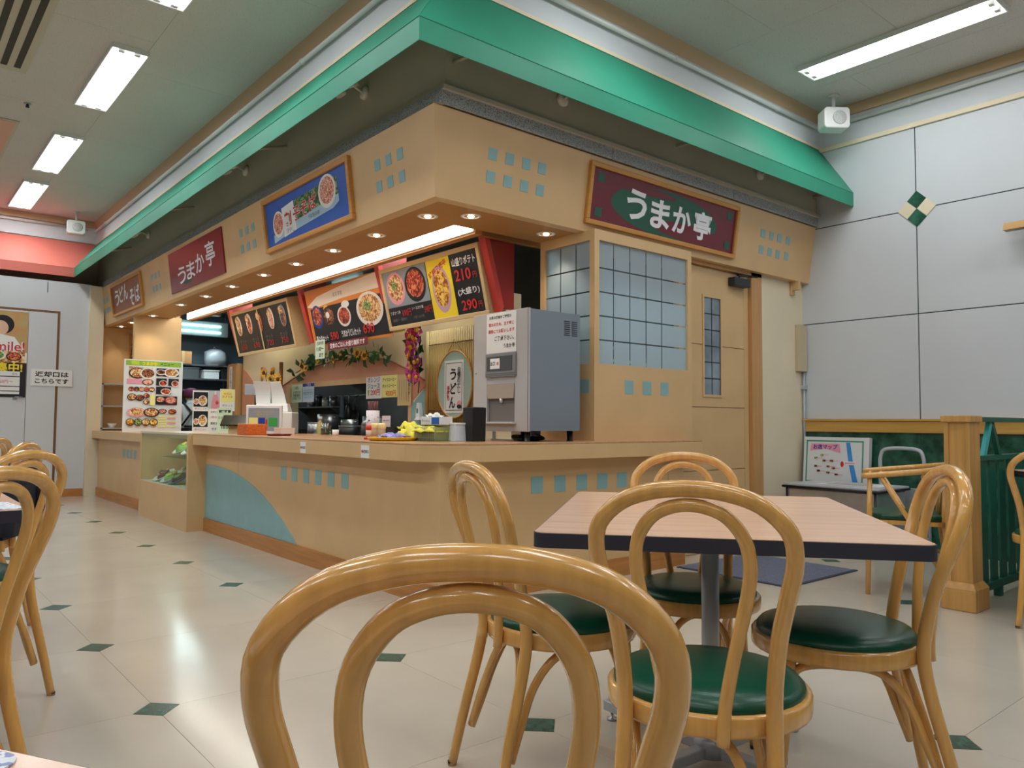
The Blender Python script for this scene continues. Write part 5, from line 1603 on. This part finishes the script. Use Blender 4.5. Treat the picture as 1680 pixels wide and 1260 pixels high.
notice(4.24, 4.52, 1.213, 1.418, M('paper_blue', (206, 222, 240), 0.5), 'blue headed notice second from the left of the hatch', n2)
def n3(s, w, h):
    s.text('オレンジ\nジュース', 0, h * .22, w=w * .8, m=INK, bold=.01); s.text('200円', w * .1, -h * .22, w=w * .6, h=h * .28, m=INKRED, bold=.02, stretch=True)
    s.poly([(-w * .4, -h * .1), (-w * .26, -h * .1), (-w * .3, -h * .36), (-w * .36, -h * .36)], PGREEN)
notice(2.82, 3.11, 1.222, 1.43, PAPER, 'white juice price card at the top right of the hatch', n3)
def n4(s, w, h):
    s.text('アイスコーヒー', 0, h * .3, w=w * .85, m=INK, bold=.015); s.text('ホットコーヒー', 0, h * .02, w=w * .85, m=INK, bold=.015)
    s.text('¥200円', w * .1, -h * .32, w=w * .65, h=h * .26, m=INKORANGE, bold=.02, stretch=True)
notice(2.54, 2.82, 1.228, 1.434, PLYEL, 'yellow coffee price card at the top right of the hatch', n4)
def n5(s, w, h):
    for k in range(5): s.rect(w * (-.36 + .17 * k), w * (-.34 + .17 * k), -h * (.3 + .02 * k), h * .35, INKGREY)
    s.text('お\n知\nら\nせ', w * .38, h * .1, h=h * .5, m=INK)
notice(2.31, 2.535, 1.15, 1.428, PTAN, 'tan paper with vertical writing at the right jamb of the hatch', n5)
t = thing('soap_dispenser', 'small white pump dispenser mounted on the teal hatch side', 'dispenser', (KX - 0.03, 2.16, 1.02))
MB().prism([(-.035, 0), (.035, 0), (.03, .06), (.012, .15), (-.012, .15), (-.03, .06)], 'x', -.02, .02).build('body', WHITE_G, t, bevel=0.004)
MB().box(-.022, -.02, -.01, .01, .06, .10).build('green_label', M('label_green', (40, 130, 90), 0.4), t)
MB().box(-.03, .02, -.055, .035, 0.0, .012).build('shelf', WHITE_G, t)
# bamboo screen with oval sign
bs = thing('bamboo_screen', 'bamboo slat screen hanging on the cream inner wall', 'screen', (KX - 0.012, 1.42, 0.98))
BAM = M('bamboo', (206, 168, 100), 0.45, wood=(8, 'z', 0.15))
bm_me = MB().tube([(0, 0, 0), (0, 0, 0.80)], 0.0088, 7).mesh('bamboo_slat', BAM)
MB().box(.004, .008, -.01, .62, 0, .8).build('backing', M('bamboo_shadow', (110, 78, 40), 0.7), bs)  # dark sheet, its colour stands in for shade between the slats
for k in range(25):
    piece('bamboo_slat', bm_me, bs, (0, 0.025 * k, 0))
for z in (.12, .68):
    MB().tube([(-.011, -.01, z), (-.011, .61, z)], .004, 6).build('binding', M('binding_brown', (110, 72, 36), 0.6), bs)
MB().tube([(-.005, .635, -.02), (-.005, .635, .80)], .022, 10).build('bamboo_pole', BAM, bs)
os_ = thing('oval_sign', 'oval pale green plaque with hanging udon banner', 'sign', (KX - 0.03, 1.633, 1.313))
ov = [(0.245 * math.cos(2 * PI * k / 40), 0.275 * math.sin(2 * PI * k / 40)) for k in range(40)]
MB().prism(ov, 'x', -0.008, 0.0).build('plaque', M('sage_plaque', (170, 196, 184), 0.5), os_)
MB().tube([(-.008, a, c) for a, c in ov], 0.008, 8, closed=True).build('rim', FRAMEW, os_)
MB().tube([(-.004, -.12, .24), (-.01, 0, .37), (-.004, .12, .24)], .003, 6).build('cord', M('cord_tan', (170, 140, 90), 0.7), os_)
s = Sheet(0.265, 0.43, 0.003, True)
w, h = .265, .43
for (x0, x1, z0, z1) in ((-w * .42, w * .42, h * .44, h * .455), (-w * .42, w * .42, -h * .455, -h * .44), (-w * .43, -w * .41, -h * .45, h * .45), (w * .41, w * .43, -h * .45, h * .45)):
    s.rect(x0, x1, z0, z1, INKGREY)
for ch, x, z in (('う', -.01, .10), ('ど', -.005, -.015), ('ん', -.02, -.13)):
    s.text(ch, x, z, w=.085, h=.095, m=INK, bold=.03, stretch=True)
s.text('自\n慢\nの\nだ\nし', w * .27, h * .12, h=h * .5, m=INK, bold=.015, line=.85)
s.text('手\n打\nち', -w * .28, -h * .12, h=h * .28, m=INKRED, bold=.04, line=.85)
s.ell(w * .3, -h * .34, w * .12, h * .075, PPINK); s.ell(w * .3, -h * .38, w * .12, h * .04, INK)
s.build('banner', PAPER, (-0.009, 0.0, -0.02), LEFT, 0, parent=os_)

# artificial flowers
LEAFM = M('leaf_green', (46, 92, 40), 0.5, noise=(20, 0.3))
leaf_me = MB().add([(0, 0, 0), (.03, -.012, .035), (.0, -.02, .09), (-.03, -.012, .035), (0, -.008, .04)], [(0, 1, 4), (1, 2, 4), (2, 3, 4), (3, 0, 4)]).mesh('leaf', LEAFM)
def petals_mesh(name, n, r, mat, cen, rw=.4):
    m = MB()
    for k in range(n):
        a = 2 * PI * k / n
        c, s_ = math.cos(a), math.sin(a)
        def P(u, v_, y): return (u * c - v_ * s_, y, u * s_ + v_ * c)
        m.add([P(r * .25, 0, 0), P(r * .65, r * rw * .5, -.008), P(r, 0, -.004), P(r * .65, -r * rw * .5, -.008)], [(0, 1, 2, 3)], 0)
    m.lathe([(r * .36, 0), (r * .3, .008), (0, .012)], 12, m=1)
    o = len(m.v) - 36
    m.v[o:] = [(x, -z - .004, y) for x, y, z in m.v[o:]]
    return m.mesh(name, [mat, cen])
SUNY = M('sunflower_yellow', (244, 186, 30), 0.5)
SUNC = M('sunflower_brown', (110, 62, 20), 0.7)
PINKF = M('orchid_pink', (222, 70, 150), 0.5)
PURPF = M('orchid_purple', (150, 60, 150), 0.5)
MAGF = M('orchid_magenta', (200, 30, 110), 0.5)
sun_me = petals_mesh('sunflower', 12, .055, SUNY, SUNC)
orc = [petals_mesh('orchid_flower', 5, .062, mt, SUNY, .9) for mt in (PINKF, PURPF, MAGF)]
g = thing('sunflower_garland', 'ivy garland with yellow sunflowers along the pink arch', 'garland', (KX - 0.07, 0, 0))
gp = catmull([(0, 4.60, 1.54), (0, 4.30, 1.60), (0, 4.05, 1.66), (0, 3.75, 1.66), (0, 3.5, 1.68), (0, 3.2, 1.64), (0, 2.9, 1.66), (0, 2.62, 1.60)], 6)
MB().tube(gp, .005, 6).build('vine', LEAFM, g)
rnd = random.Random(5)
for p in gp:
    for k in range(2):
        piece('leaf', leaf_me, g, (p.x - .01 - .02 * rnd.random(), p.y + rnd.uniform(-.05, .05), p.z + rnd.uniform(-.07, .05)), (rnd.uniform(-.5, .5), rnd.uniform(0, 6.28), LEFT + rnd.uniform(-.6, .6)), (rnd.uniform(.8, 1.4),) * 3)
for y, z in ((4.33, 1.59), (4.24, 1.57), (3.97, 1.66), (3.62, 1.63), (3.45, 1.64), (3.12, 1.66), (2.98, 1.63)):
    piece('sunflower', sun_me, g, (-.045, y, z), (rnd.uniform(-.3, .3), 0, LEFT + rnd.uniform(-.3, .3)), (rnd.uniform(.8, 1.1),) * 3)
g = thing('orchid_spray', 'hanging spray of pink and purple artificial orchids', 'flowers', (KX - 0.10, 0, 0))
gp = catmull([(0.095, 2.06, 1.90), (0, 2.06, 1.86), (0, 2.10, 1.74), (0, 2.12, 1.62), (0, 2.08, 1.50), (0, 2.06, 1.38), (0, 2.07, 1.25)], 6)
MB().tube(gp, .005, 6).build('stem', LEAFM, g)
for k, p in enumerate(gp[:-6]):
    piece('orchid_flower', orc[k % 3], g, (-.03 - .02 * rnd.random(), p.y + rnd.uniform(-.07, .07), p.z + rnd.uniform(-.03, .03)), (rnd.uniform(-.5, .5), rnd.uniform(0, 6), LEFT + rnd.uniform(-.5, .5)), (rnd.uniform(.8, 1.2),) * 3)
    piece('leaf', leaf_me, g, (-.015, p.y + rnd.uniform(-.08, .08), p.z), (rnd.uniform(-.5, .5), rnd.uniform(0, 6.28), LEFT), (1.1,) * 3)
g = thing('sunflower_arrangement', 'bunch of sunflowers in a bamboo frame behind the cash register', 'flowers', (1.05, 4.75, 0.887))
MB().tube([(0.0, 0.36, 0), (0.0, 0.36, 0.73)], .014, 8).build('bamboo_pole', M('bamboo_dark', (150, 92, 44), 0.5), g)
MB().tube([(0.0, -0.17, 0), (0.0, -0.17, 0.76)], .022, 8).build('bamboo_pole', M('bamboo_dark', (150, 92, 44), 0.5), g)
MB().prism([(-.14, 0), (.28, 0), (.20, .40), (.05, .52), (-.10, .42)], 'x', 0.02, 0.03).build('backing', TEAL, g)
for y, z in ((.22, .66), (.0, .65), (-.05, .655), (.03, .59), (-.17, .575), (.14, .64)):
    piece('sunflower', sun_me, g, (-.03, y, z), (0, 0, LEFT + rnd.uniform(-.4, .4)), (1.25,) * 3)
    MB().tube([(-.02, y, z), (0.0, y * .5, .3)], .004, 6).build('stem', LEAFM, g)
    piece('leaf', leaf_me, g, (-.02, y + .03, z - .06), (.3, 2.5, LEFT), (1.2,) * 3)

# ================================================================== NOOK AND FAR WALL
t = thing('metal_shelf', 'grey metal shelf unit in the lit nook by the far wall', 'shelf', (0.17, 8.08, 0.862))
for x in (-.16, .17):
    for y in (-.10, .12):
        MB().box(x - .01, x + .01, y - .01, y + .01, 0, .64).build('post', GREYMET, t)
for z in (.02, .32, .62):
    MB().box(-.17, .18, -.11, .13, z, z + .02).build('shelf_board', GREYMET, t)
t = thing('bowl', 'small white bowl on the bottom of the metal shelf', 'bowl', (0.15, 8.03, 0.903))
MB().lathe([(0, 0), (.03, 0), (.032, .01), (.062, .055), (.057, .055), (.028, .014), (0, .012)], 20).build('cup', WHITE_G, t)
MB().lathe([(.033, 0), (.033, .008), (.028, .008)], 16).build('foot_ring', WHITE_G, t)
s = Sheet(0.09, 0.62, 0.012)
s.text('う\nま\nか\n亭', 0, 0.05, h=0.26, m=INK, bold=.02, line=.9)
s.build('wooden_plaque', M('plaque_gold', (206, 150, 84), 0.5, wood=(6, 'z', 0.2)), (0.42, 8.215, 1.90), 0, 0, 'narrow wooden plaque with dark writing in the lit nook', 'plaque')
s = Sheet(0.47, 0.215, 0.004, True)
s.text('返却口は', 0, 0.045, w=0.38, h=0.07, m=INK, bold=.03, stretch=True)
s.text('こちらです', 0, -0.045, w=0.38, h=0.065, m=INK, bold=.03, stretch=True)
s.build('wall_sign', PAPER, (-0.578, 8.032, 1.548), 0, 0, 'white return window sign with black lettering on the far wall', 'sign')
s = Sheet(0.56, 1.09, 0.003)
w, h = .56, 1.09
s.rect(-w / 2, w / 2, h * .02, h / 2, M('poster_photo_tan', (190, 176, 120), 0.4, noise=(4, 0.3), col2=(210, 150, 90)))
s.ell(w * .02, h * .34, w * .22, h * .11, M('poster_hair', (20, 16, 18), 0.5)); s.ell(-w * .02, h * .30, w * .15, h * .085, M('poster_skin', (232, 190, 160), 0.5))
s.poly([(-w * .5, h * .2), (-w * .1, h * .235), (w * .25, h * .2), (w * .38, h * .1), (w * .38, h * .04), (-w * .5, h * .04)], PAPER)
s.rect(-w / 2, w * .46, -h * .1, h * .05, FNOOD); s.bowl(-w * .1, -h * .02, w * .2, h * .06, BOWLWH, FGREEN); s.bowl(w * .25, -h * .03, w * .15, h * .05, BOWLDK, FRED)
s.text('Smile!', w * .1, h * .09, w=w * .7, m=INKWHITE, bold=.05); s.text('Smile!', w * .1, h * .09, w=w * .7, m=INKRED, bold=.01)
s.rect(-w / 2, w / 2, -h / 2, -h * .1, M('poster_black', (30, 22, 34), 0.4))
s.text('募集中!', w * .05, -h * .155, w=w * .75, m=INKYEL, bold=.03)
for a, c in ((-.2, -.255), (-.265, -.37), (-.38, -.425), (-.435, -.465)):
    s.rect(-w * .42, w * .38, h * c, h * a, PAPER)
s.text('時給 850円〜', 0, -h * .32, w=w * .5, m=INKRED)
s.text('受付', w * .28, -h * .23, w=w * .1, m=INKGREY)
s.build('wall_poster', PAPER, (-1.145, 8.033, 1.83), 0, 0, 'staff recruitment poster with yellow lettering on the far door', 'poster')

# ================================================================== RIGHT CORNER
# mat in front of the service door
t = thing('door_mat', 'dark blue grey mat in front of the service door', 'mat', (2.42, -0.475, 0))
MB().box(-.445, .445, -.425, .425, 0.0003, .007).build('border', M('mat_edge', (70, 74, 88), 0.9), t)
MB().box(-.43, .43, -.41, .41, .007, .010).build('pile', M('mat_pile', (112, 118, 138), 0.95, noise=(160, 0.4), bump=(300, 0.8)), t)
# cream box on the wall corner with conduit
t = thing('junction_box', 'tall cream junction box in the corner beside the white wall', 'box', (4.03, 0.18, 1.48))
MB().box(-0.055, 0.07, -0.045, 0.0, 0.0, 0.42).build('cover', M('box_cream', (206, 190, 156), 0.5), t, bevel=0.004)
MB().tube([(0.055, -.02, 0.0), (0.055, -.02, -0.98)], .012, 8).build('conduit', GREYMET, t)
MB().box(.03, .08, -.04, 0, -.16, -.12).build('clamp', GREYMET, t)
t = thing('wall_bracket', 'small cream bracket under the right end of the fascia', 'bracket', (3.92, 0.10, 2.20))
MB().box(-.02, .02, 0.0, .08, 0.0, .08).build('stub', BEIGE, t)
MB().box(-.03, .03, .06, .08, -.04, .08).build('plate', BEIGE, t)
# insulated silver bag/box, map board, trolley
t = thing('delivery_box', 'silver insulated delivery box with dark lid edge in the corner', 'box', (3.42, -0.78, 0))
FOIL = M('silver_foil', (206, 208, 212), 0.28, metal=0.75, bump=(9, 0.9), noise=(5, 0.1))
MB().hexa([(0, 0, 0.02), (.48, 0, 0.02), (.48, .72, 0.02), (0, .72, 0.02), (-.01, -.01, .50), (.49, -.01, .50), (.49, .73, .50), (-.01, .73, .50)]).build('foil_body', FOIL, t, bevel=0.02)
MB().box(-.03, .50, -.03, .75, .50, .525).build('lid', M('lid_grey', (186, 190, 194), 0.4), t, bevel=0.006)
MB().tube([(-.03, -.03, .50), (-.03, .75, .50), (.5, .75, .50), (.5, -.03, .50)], .010, 8, closed=True).build('lid_binding', BLACK, t)
for y in (.0, .72):
    MB().tube([(-.02, y, .02), (-.02, y, .50)], .009, 8).build('binding', BLACK, t)
s = Sheet(0.50, 0.30, 0.001)
for k in range(5): s.rect(-.22, .10 + .02 * k, .10 - .05 * k, .115 - .05 * k, INKGREY)
s.text('ポイント', .12, -.08, w=.2, m=INKRED)
o = s.build('flyer', PAPER, (3.66, -0.50, 0.5262), LEFT, -PI / 2, 'white printed flyer lying on the silver delivery box', 'flyer')
s = Sheet(0.58, 0.41, 0.02)
w, h = .58, .41
for (x0, x1, z0, z1) in ((-w * .46, w * .42, h * .40, h * .43), (-w * .46, w * .42, -h * .46, -h * .43), (-w * .46, -w * .44, -h * .46, h * .43), (w * .40, w * .42, -h * .46, h * .43)):
    s.rect(x0, x1, z0, z1, M('map_green', (60, 150, 120), 0.5))
s.poly([(-w * .40, h * .2), (-w * .38, h * .36), (w * .06, h * .36), (w * .08, h * .17), (-w * .15, h * .25)], PPINK)
s.text('お店マップ', -w * .16, h * .29, w=w * .38, m=INKBLUE, bold=.03)
s.poly([(w * .16, h * .39), (w * .22, h * .39), (w * .27, h * .0), (w * .35, -h * .43), (w * .27, -h * .43), (w * .2, h * .0)], M('map_blue', (60, 150, 220), 0.4))
s.rect(w * .13, w * .31, -h * .07, h * .0, PAPER); s.rect(w * .15, w * .30, -h * .055, -h * .02, PPINK); s.ell(w * .11, -h * .06, w * .025, h * .06, INKRED)
for a, c in ((-.3, .05), (-.3, -.12), (-.2, .12), (-.17, .0), (-.05, .0), (-.1, -.12), (-.02, -.15), (-.25, -.22), (-.1, -.25), (.03, -.28)):
    s.rect(w * (a - .025), w * (a + .025), h * (c - .02), h * (c + .02), FGREEN if c > 0 else FDARK)
    s.rect(w * (a + .03), w * (a + .1), h * (c - .006), h * (c + .006), PPINK)
o = s.build('map_board', M('board_white', (226, 228, 230), 0.3), (4.02, -0.165, 0.69), LEFT, -0.10, 'white illustrated map board leaning against the green dado', 'map')
MB().box(-.29, .29, 0.0, .03, -.205, .205).build('backing', WHITE, o)
MB().box(-.2, -.17, .0, .03, -.68, -.205).build('support', WHITE, o)
MB().box(.17, .2, .0, .03, -.68, -.205).build('support', WHITE, o)
t = thing('hand_trolley', 'grey folded hand trolley with tubular handle leaning at the green dado', 'trolley', (4.0, -0.72, 0))
hoop = catmull([(0.0, .17, .10), (0.0, .17, .60), (0.0, .165, .75), (0.0, .11, .81), (0.0, -.11, .81), (0.0, -.165, .75), (0.0, -.17, .60), (0, -.17, .10)], 5)
MB().tube(hoop, .015, 10).build('handle', M('light_grey_tube', (190, 196, 200), 0.35), t)
MB().box(0.02, .05, -.2, .2, .08, .50).build('folded_deck', M('crate_grey', (150, 156, 160), 0.5), t, bevel=.008)
for y in (-.17, .17):
    MB().lathe([(0, -.015), (.05, -.015), (.06, -.008), (.06, .008), (.05, .015), (0, .015)], 16).build('wheel', BLACK, t, (0, y, .0605), (PI / 2, 0, 0))
    MB().box(-.012, .012, y - .022, y + .022, .06, .12).build('caster_fork', GREYMET, t)
# wall lamp at the right edge
t = thing('wall_lamp', 'small brass wall lamp cut by the right edge', 'lamp', (W, -1.64, 2.46))
MB().box(-.02, 0, -.04, .04, -.06, .06).build('plate', M('brass', (132, 100, 56), 0.35, metal=0.6), t)
MB().tube([(-.02, 0, 0), (-.10, 0, .01)], .010, 8).build('arm', M('brass', (132, 100, 56), 0.35, metal=0.6), t)
MB().prism([(-.15, -.02), (-.07, -.02), (-.07, .03), (-.13, .035)], 'y', -.30, .15).build('shade', M('brass', (132, 100, 56), 0.35, metal=0.6), t)

# oak post with green fence
t = thing('oak_post', 'square oak partition post with stepped base and cap', 'post', (2.275, -1.785, 0))
MB().box(-.100, .100, -.088, .088, 0, .115).build('base', POST, t, bevel=.006)
MB().hexa([(-.100, -.088, .115), (.100, -.088, .115), (.100, .088, .115), (-.100, .088, .115), (-.075, -.068, .15), (.075, -.068, .15), (.075, .068, .15), (-.075, .068, .15)]).build('base_moulding', POST, t)
MB().box(-.066, .066, -.058, .058, .14, 1.03).build('shaft', POST, t)
for (x0, x1, y0, y1) in ((-.074, .074, -.066, -.042), (-.074, .074, .042, .066)):
    MB().box(x0, x1, y0, y1, .145, 1.02).build('corner_board', POST, t, bevel=.002)
MB().box(-.086, .086, -.078, .078, 1.02, 1.058).build('cap', POST, t, bevel=.005)
FEN = M('green_fence_paint', (18, 92, 76), 0.5, noise=(4, 0.1))
FENL = M('teal_brace_paint', (64, 176, 176), 0.5)
t = thing('green_fence', 'dark green slatted partition fence beside the oak post', 'fence', (2.36, -1.785, 0))
fence_slat = MB().box(0, .098, -.006, .006, .10, .80).mesh('slat', FEN)
for k in range(11):
    piece('slat', fence_slat, t, (0.005 + .152 * k, 0, 0))
MB().box(0, 1.70, -.03, .03, 1.025, 1.052).build('top_rail', FEN, t)
MB().box(0, 1.70, -.02, .02, .80, .83).build('middle_rail', FEN, t)
MB().box(0, 1.70, -.025, .025, .06, .10).build('bottom_rail', FEN, t)
for x in (0.35, 1.15):
    for s in (-1, 1):
        MB().prism([(x + s * .10, .83), (x + s * .145, .83), (x + s * .03, 1.026), (x - s * .01, 1.026)], 'y', -.012, .012).build('brace', FENL if s < 0 else FEN, t)
MB().box(1.66, 1.70, -.02, .02, 0, .06).build('foot', FEN, t)
MB().box(.4, .44, -.02, .02, 0, .06).build('foot', FEN, t)

# ================================================================== TABLES AND CHAIRS
def rrect(w, d, r, n=5):
    out = []
    for (cx, cy, a0) in ((w / 2 - r, d / 2 - r, 0), (-w / 2 + r, d / 2 - r, PI / 2), (-w / 2 + r, -d / 2 + r, PI), (w / 2 - r, -d / 2 + r, 1.5 * PI)):
        for k in range(n + 1):
            a = a0 + PI / 2 * k / n
            out.append((cx + r * math.cos(a), cy + r * math.sin(a)))
    return out
def table(loc, rz, w, d, label, h=0.74, base_rot=0.0):
    t = thing('cafe_table', label, 'table', loc, rz)
    MB().prism(rrect(w, d, .03), 'z', h - .036, h - .0015).build('edge_band', TEDGE, t)
    MB().prism(rrect(w - .006, d - .006, .028), 'z', h - .0015, h).build('table_top', TTOP, t)
    MB().tube([(0, 0, .06), (0, 0, h - .05)], .026, 18).build('column', GREYMET, t)
    MB().box(-.14, .14, -.14, .14, h - .05, h - .036).build('mounting_plate', GREYMET, t)
    MB().lathe([(0, .03), (.055, .03), (.05, .075), (.032, .09), (0, .09)], 18).build('hub', GREYMET, t)
    for k in range(4):
        a = base_rot + PI / 2 * k
        arm = MB().box(.03, .44, -.019, .019, .03, .062).build('foot_arm', GREYMET, t, (0, 0, 0), (0, 0, a), bevel=.004)
        MB().lathe([(0, 0), (.018, 0), (.018, .006), (.006, .010), (.006, .03), (0, .03)], 12, (.415, 0, 0)).build('leveler', STEEL, t, (0, 0, 0), (0, 0, a))
    return t
R_ = math.radians
TA = math.radians(39.5)
table((-0.44, -2.06, 0), TA, 1.13, 0.90, 'wood-topped cafe table with black edge amid four bentwood chairs', base_rot=R_(47.5))
table((-2.44, -0.25, 0), 0, 0.86, 1.16, 'cafe table behind the chairs at the left edge')
TB = math.radians(33)
table((-2.668, -2.930, 0), math.radians(-60), 0.90, 0.86, 'corner of the near cafe table at the bottom left')
table((2.86, -2.33, 0), math.radians(40), 0.80, 0.75, 'dark cafe table edge at the right beside the green fence', base_rot=PI / 4)

def chair():
    t = thing('bentwood_chair', '', 'chair', (0, 0, 0), 0, 'bentwood cafe chairs with green seats')
    # seat ring and cushion
    MB().lathe([(.185, .398), (.215, .398), (.217, .405), (.217, .434), (.212, .440), (.185, .440), (.185, .398)], 36).build('seat_ring', BENT, t)
    MB().lathe([(0, .424), (.196, .424), (.204, .438), (.203, .450), (.192, .462), (.165, .470), (.10, .474), (0, .475)], 36).build('cushion', VINYL, t)
    # outer hoop with back legs, one bent piece
    hw = .184
    half = [(-.270, .168, 0), (-.238, .154, .16), (-.198, .146, .32), (-.182, .144, .42), (-.190, .145, .50), (-.212, .155, .60), (-.240, .172, .685),
            (-.260, hw, .750), (-.276, hw * .95, .806), (-.287, hw * .70, .852), (-.293, hw * .36, .874), (-.295, 0, .880)]
    full = half + [(x, -y, z) for x, y, z in half[:-1][::-1]]
    pts = catmull(full, 4)
    rad = [.0135 + .003 * min(1, p.z / .35) for p in pts]
    MB().tube(pts, rad, 12).build('back_hoop', BENT, t)
    # inner hoop
    half = [(-.224, .052, .392), (-.224, .056, .46), (-.234, .076, .57), (-.252, .100, .68), (-.266, .106, .74), (-.277, .097, .788), (-.286, .070, .826), (-.291, .036, .844), (-.293, 0, .8495)]
    full = half + [(x, -y, z) for x, y, z in half[:-1][::-1]]
    MB().tube(catmull(full, 4), .0132, 10).build('inner_hoop', BENT, t)
    for s in (-1, 1):
        MB().tube(catmull([(.132, s * .128, .41), (.148, s * .138, .22), (.178, s * .158, 0)], 5), [.017 - .005 * k / 10 for k in range(11)], 12).build('leg', BENT, t)
    # bent braces between the legs
    for s in (-1, 1):
        MB().tube(catmull([(.140, s * .126, .335), (.10, s * .132, .377), (.0, s * .138, .388), (-.09, s * .140, .372), (-.150, s * .128, .30), (-.190, s * .130, .20), (-.222, s * .136, .115)], 5), .0112, 8).build('brace', BENT, t)
    MB().tube(catmull([(.150, -.115, .12), (.145, -.10, .25), (.130, -.07, .35), (.118, 0, .388), (.130, .07, .35), (.145, .10, .25), (.150, .115, .12)], 5), .0112, 8).build('brace', BENT, t)
    MB().tube(catmull([(-.222, -.138, .12), (-.192, -.11, .25), (-.165, -.065, .36), (-.155, 0, .388), (-.165, .065, .36), (-.192, .11, .25), (-.222, .138, .12)], 5), .0112, 8).build('brace', BENT, t)
    for (x, y) in ((-.270, .168), (-.270, -.168), (.178, .158), (.178, -.158)):
        MB().lathe([(.0125, 0), (.0135, .012), (0, .012)], 10, (x, y, -.0005)).build('foot_glide', BLACK, t)
    return t
ch0 = chair()
R_ = math.radians
spots = [((-1.803, -2.688), 52, 'large bentwood chair in the foreground with its back to the camera'),
         ((-0.82, -1.815), -15, 'bentwood chair with green seat at the left side of the table, near the counter'),
         ((-0.955, -2.42), 30, 'bentwood chair with green seat at the near end of the table'),
         ((-0.228, -1.842), 224, 'bentwood chair tucked in at the far end of the table'),
         ((-0.345, -2.394), 128, 'bentwood chair with green seat at the right side of the table'),
         ((-2.14, -0.10), 130, 'second bentwood chair from the near left edge, its hoop in front of the far door'),
         ((-2.34, -1.17), 130, 'nearest bentwood chair cut by the left edge'),
         ((-2.06, 0.95), 150, 'third bentwood chair at the left edge, its top behind two nearer hoops'),
         ((-2.05, 2.05), 150, 'farthest bentwood chair at the left edge, only its top in view'),
         ((2.32, -2.23), 10, 'bentwood chair cut by the right edge beside the green fence')]
ch0.location = (*spots[0][0], 0)
ch0.rotation_euler = (0, 0, R_(spots[0][1]))
ch0['label'] = spots[0][2]
for (p, a, lb) in spots[1:]:
    dup(ch0, (*p, 0), R_(a), lb)

# low-backed armchair by the post
t = thing('wooden_armchair', 'low-backed wooden armchair with green seat beside the oak post', 'chair', (2.51, -1.38, 0), R_(115))
arm = catmull([(.24, .27, .70), (.10, .285, .715), (-.08, .27, .735), (-.21, .17, .755), (-.25, 0, .765), (-.21, -.17, .755), (-.08, -.27, .735), (.10, -.285, .715), (.24, -.27, .70)], 6)
MB().tube(arm, .018, 10).build('arm_rail', BENT, t)
MB().tube([p + Vector((.005, 0, -.034)) for p in arm[12:37]], .014, 10).build('back_rail', BENT, t)
MB().prism(rrect(.42, .44, .08), 'z', .415, .44).build('seat_frame', BENT, t)
MB().prism(rrect(.40, .42, .09), 'z', .44, .475).build('cushion', VINYL, t, bevel=.012)
for s in (-1, 1):
    MB().tube([(.22, s * .24, 0), (.205, s * .225, .42), (.20, s * .265, .70)], [.013, .017, .013], 10).build('leg', BENT, t)
    MB().tube([(-.24, s * .20, 0), (-.19, s * .17, .42), (-.20, s * .175, .73)], [.013, .017, .013], 10).build('leg', BENT, t)
    MB().tube([(.14, s * .275, .70), (-.02, s * .22, .42), (-.20, s * .20, .10)], .014, 10).build('brace', BENT, t)
    MB().tube([(.21, s * .23, .22), (-.21, s * .185, .22)], .010, 8).build('stretcher', BENT, t)
for k in (-2, -1, 0, 1, 2):
    MB().tube([(-.19 + abs(k) * .012, k * .035, .44), (-.235 + abs(k) * .022, k * .075, .74)], .008, 8).build('back_spindle', BENT, t)
MB().tube([(0.0, .205, .22), (0.0, -.205, .22)], .010, 8).build('stretcher', BENT, t)

# dark jacket over the back of the third chair on the left, lace paper on the near tables
t = thing('dark_jacket', 'dark navy jacket hung over a chair back behind the left table', 'jacket', (-1.875, 0.843, 0.475), R_(150))
NAVY = M('navy_cloth', (26, 30, 46), 0.8, noise=(8, 0.3), bump=(20, 0.5))
MB().prism([(.075, 0), (.09, .0), (.06, .16), (.0, .31), (-.045, .325), (-.085, .30), (-.075, .16), (-.055, -.02), (-.04, -.02), (-.06, .16), (-.068, .285), (-.042, .305), (-.012, .295), (.045, .155)], 'y', -.15, .15).build('jacket_body', NAVY, t)
for sy in (-1, 1):
    MB().tube(catmull([(-.06, sy * .13, .27), (-.085, sy * .165, .16), (-.075, sy * .16, .0)], 5), [.04] * 6 + [.032] * 5, 10).build('sleeve', NAVY, t)
LACE = M('lace_paper', (232, 234, 240), 0.7, speck=(90, 0.56, (150, 160, 200)))
for (loc, rz, lb) in (((-2.20, -0.70, 0.7405), 0.1, 'white patterned paper mat on the corner of the left table'), ((-2.47, -2.67, 0.7405), R_(-60), 'white patterned paper mat at the bottom left corner')):
    t = thing('paper_mat', lb, 'paper mat', loc, rz)
    MB().prism(rrect(.34, .24, .02), 'z', 0, .0015).build('sheet', LACE, t)
    MB().prism(rrect(.30, .20, .02), 'z', .0015, .002).build('printed_border', LACE, t)
bpy.context.view_layer.update()
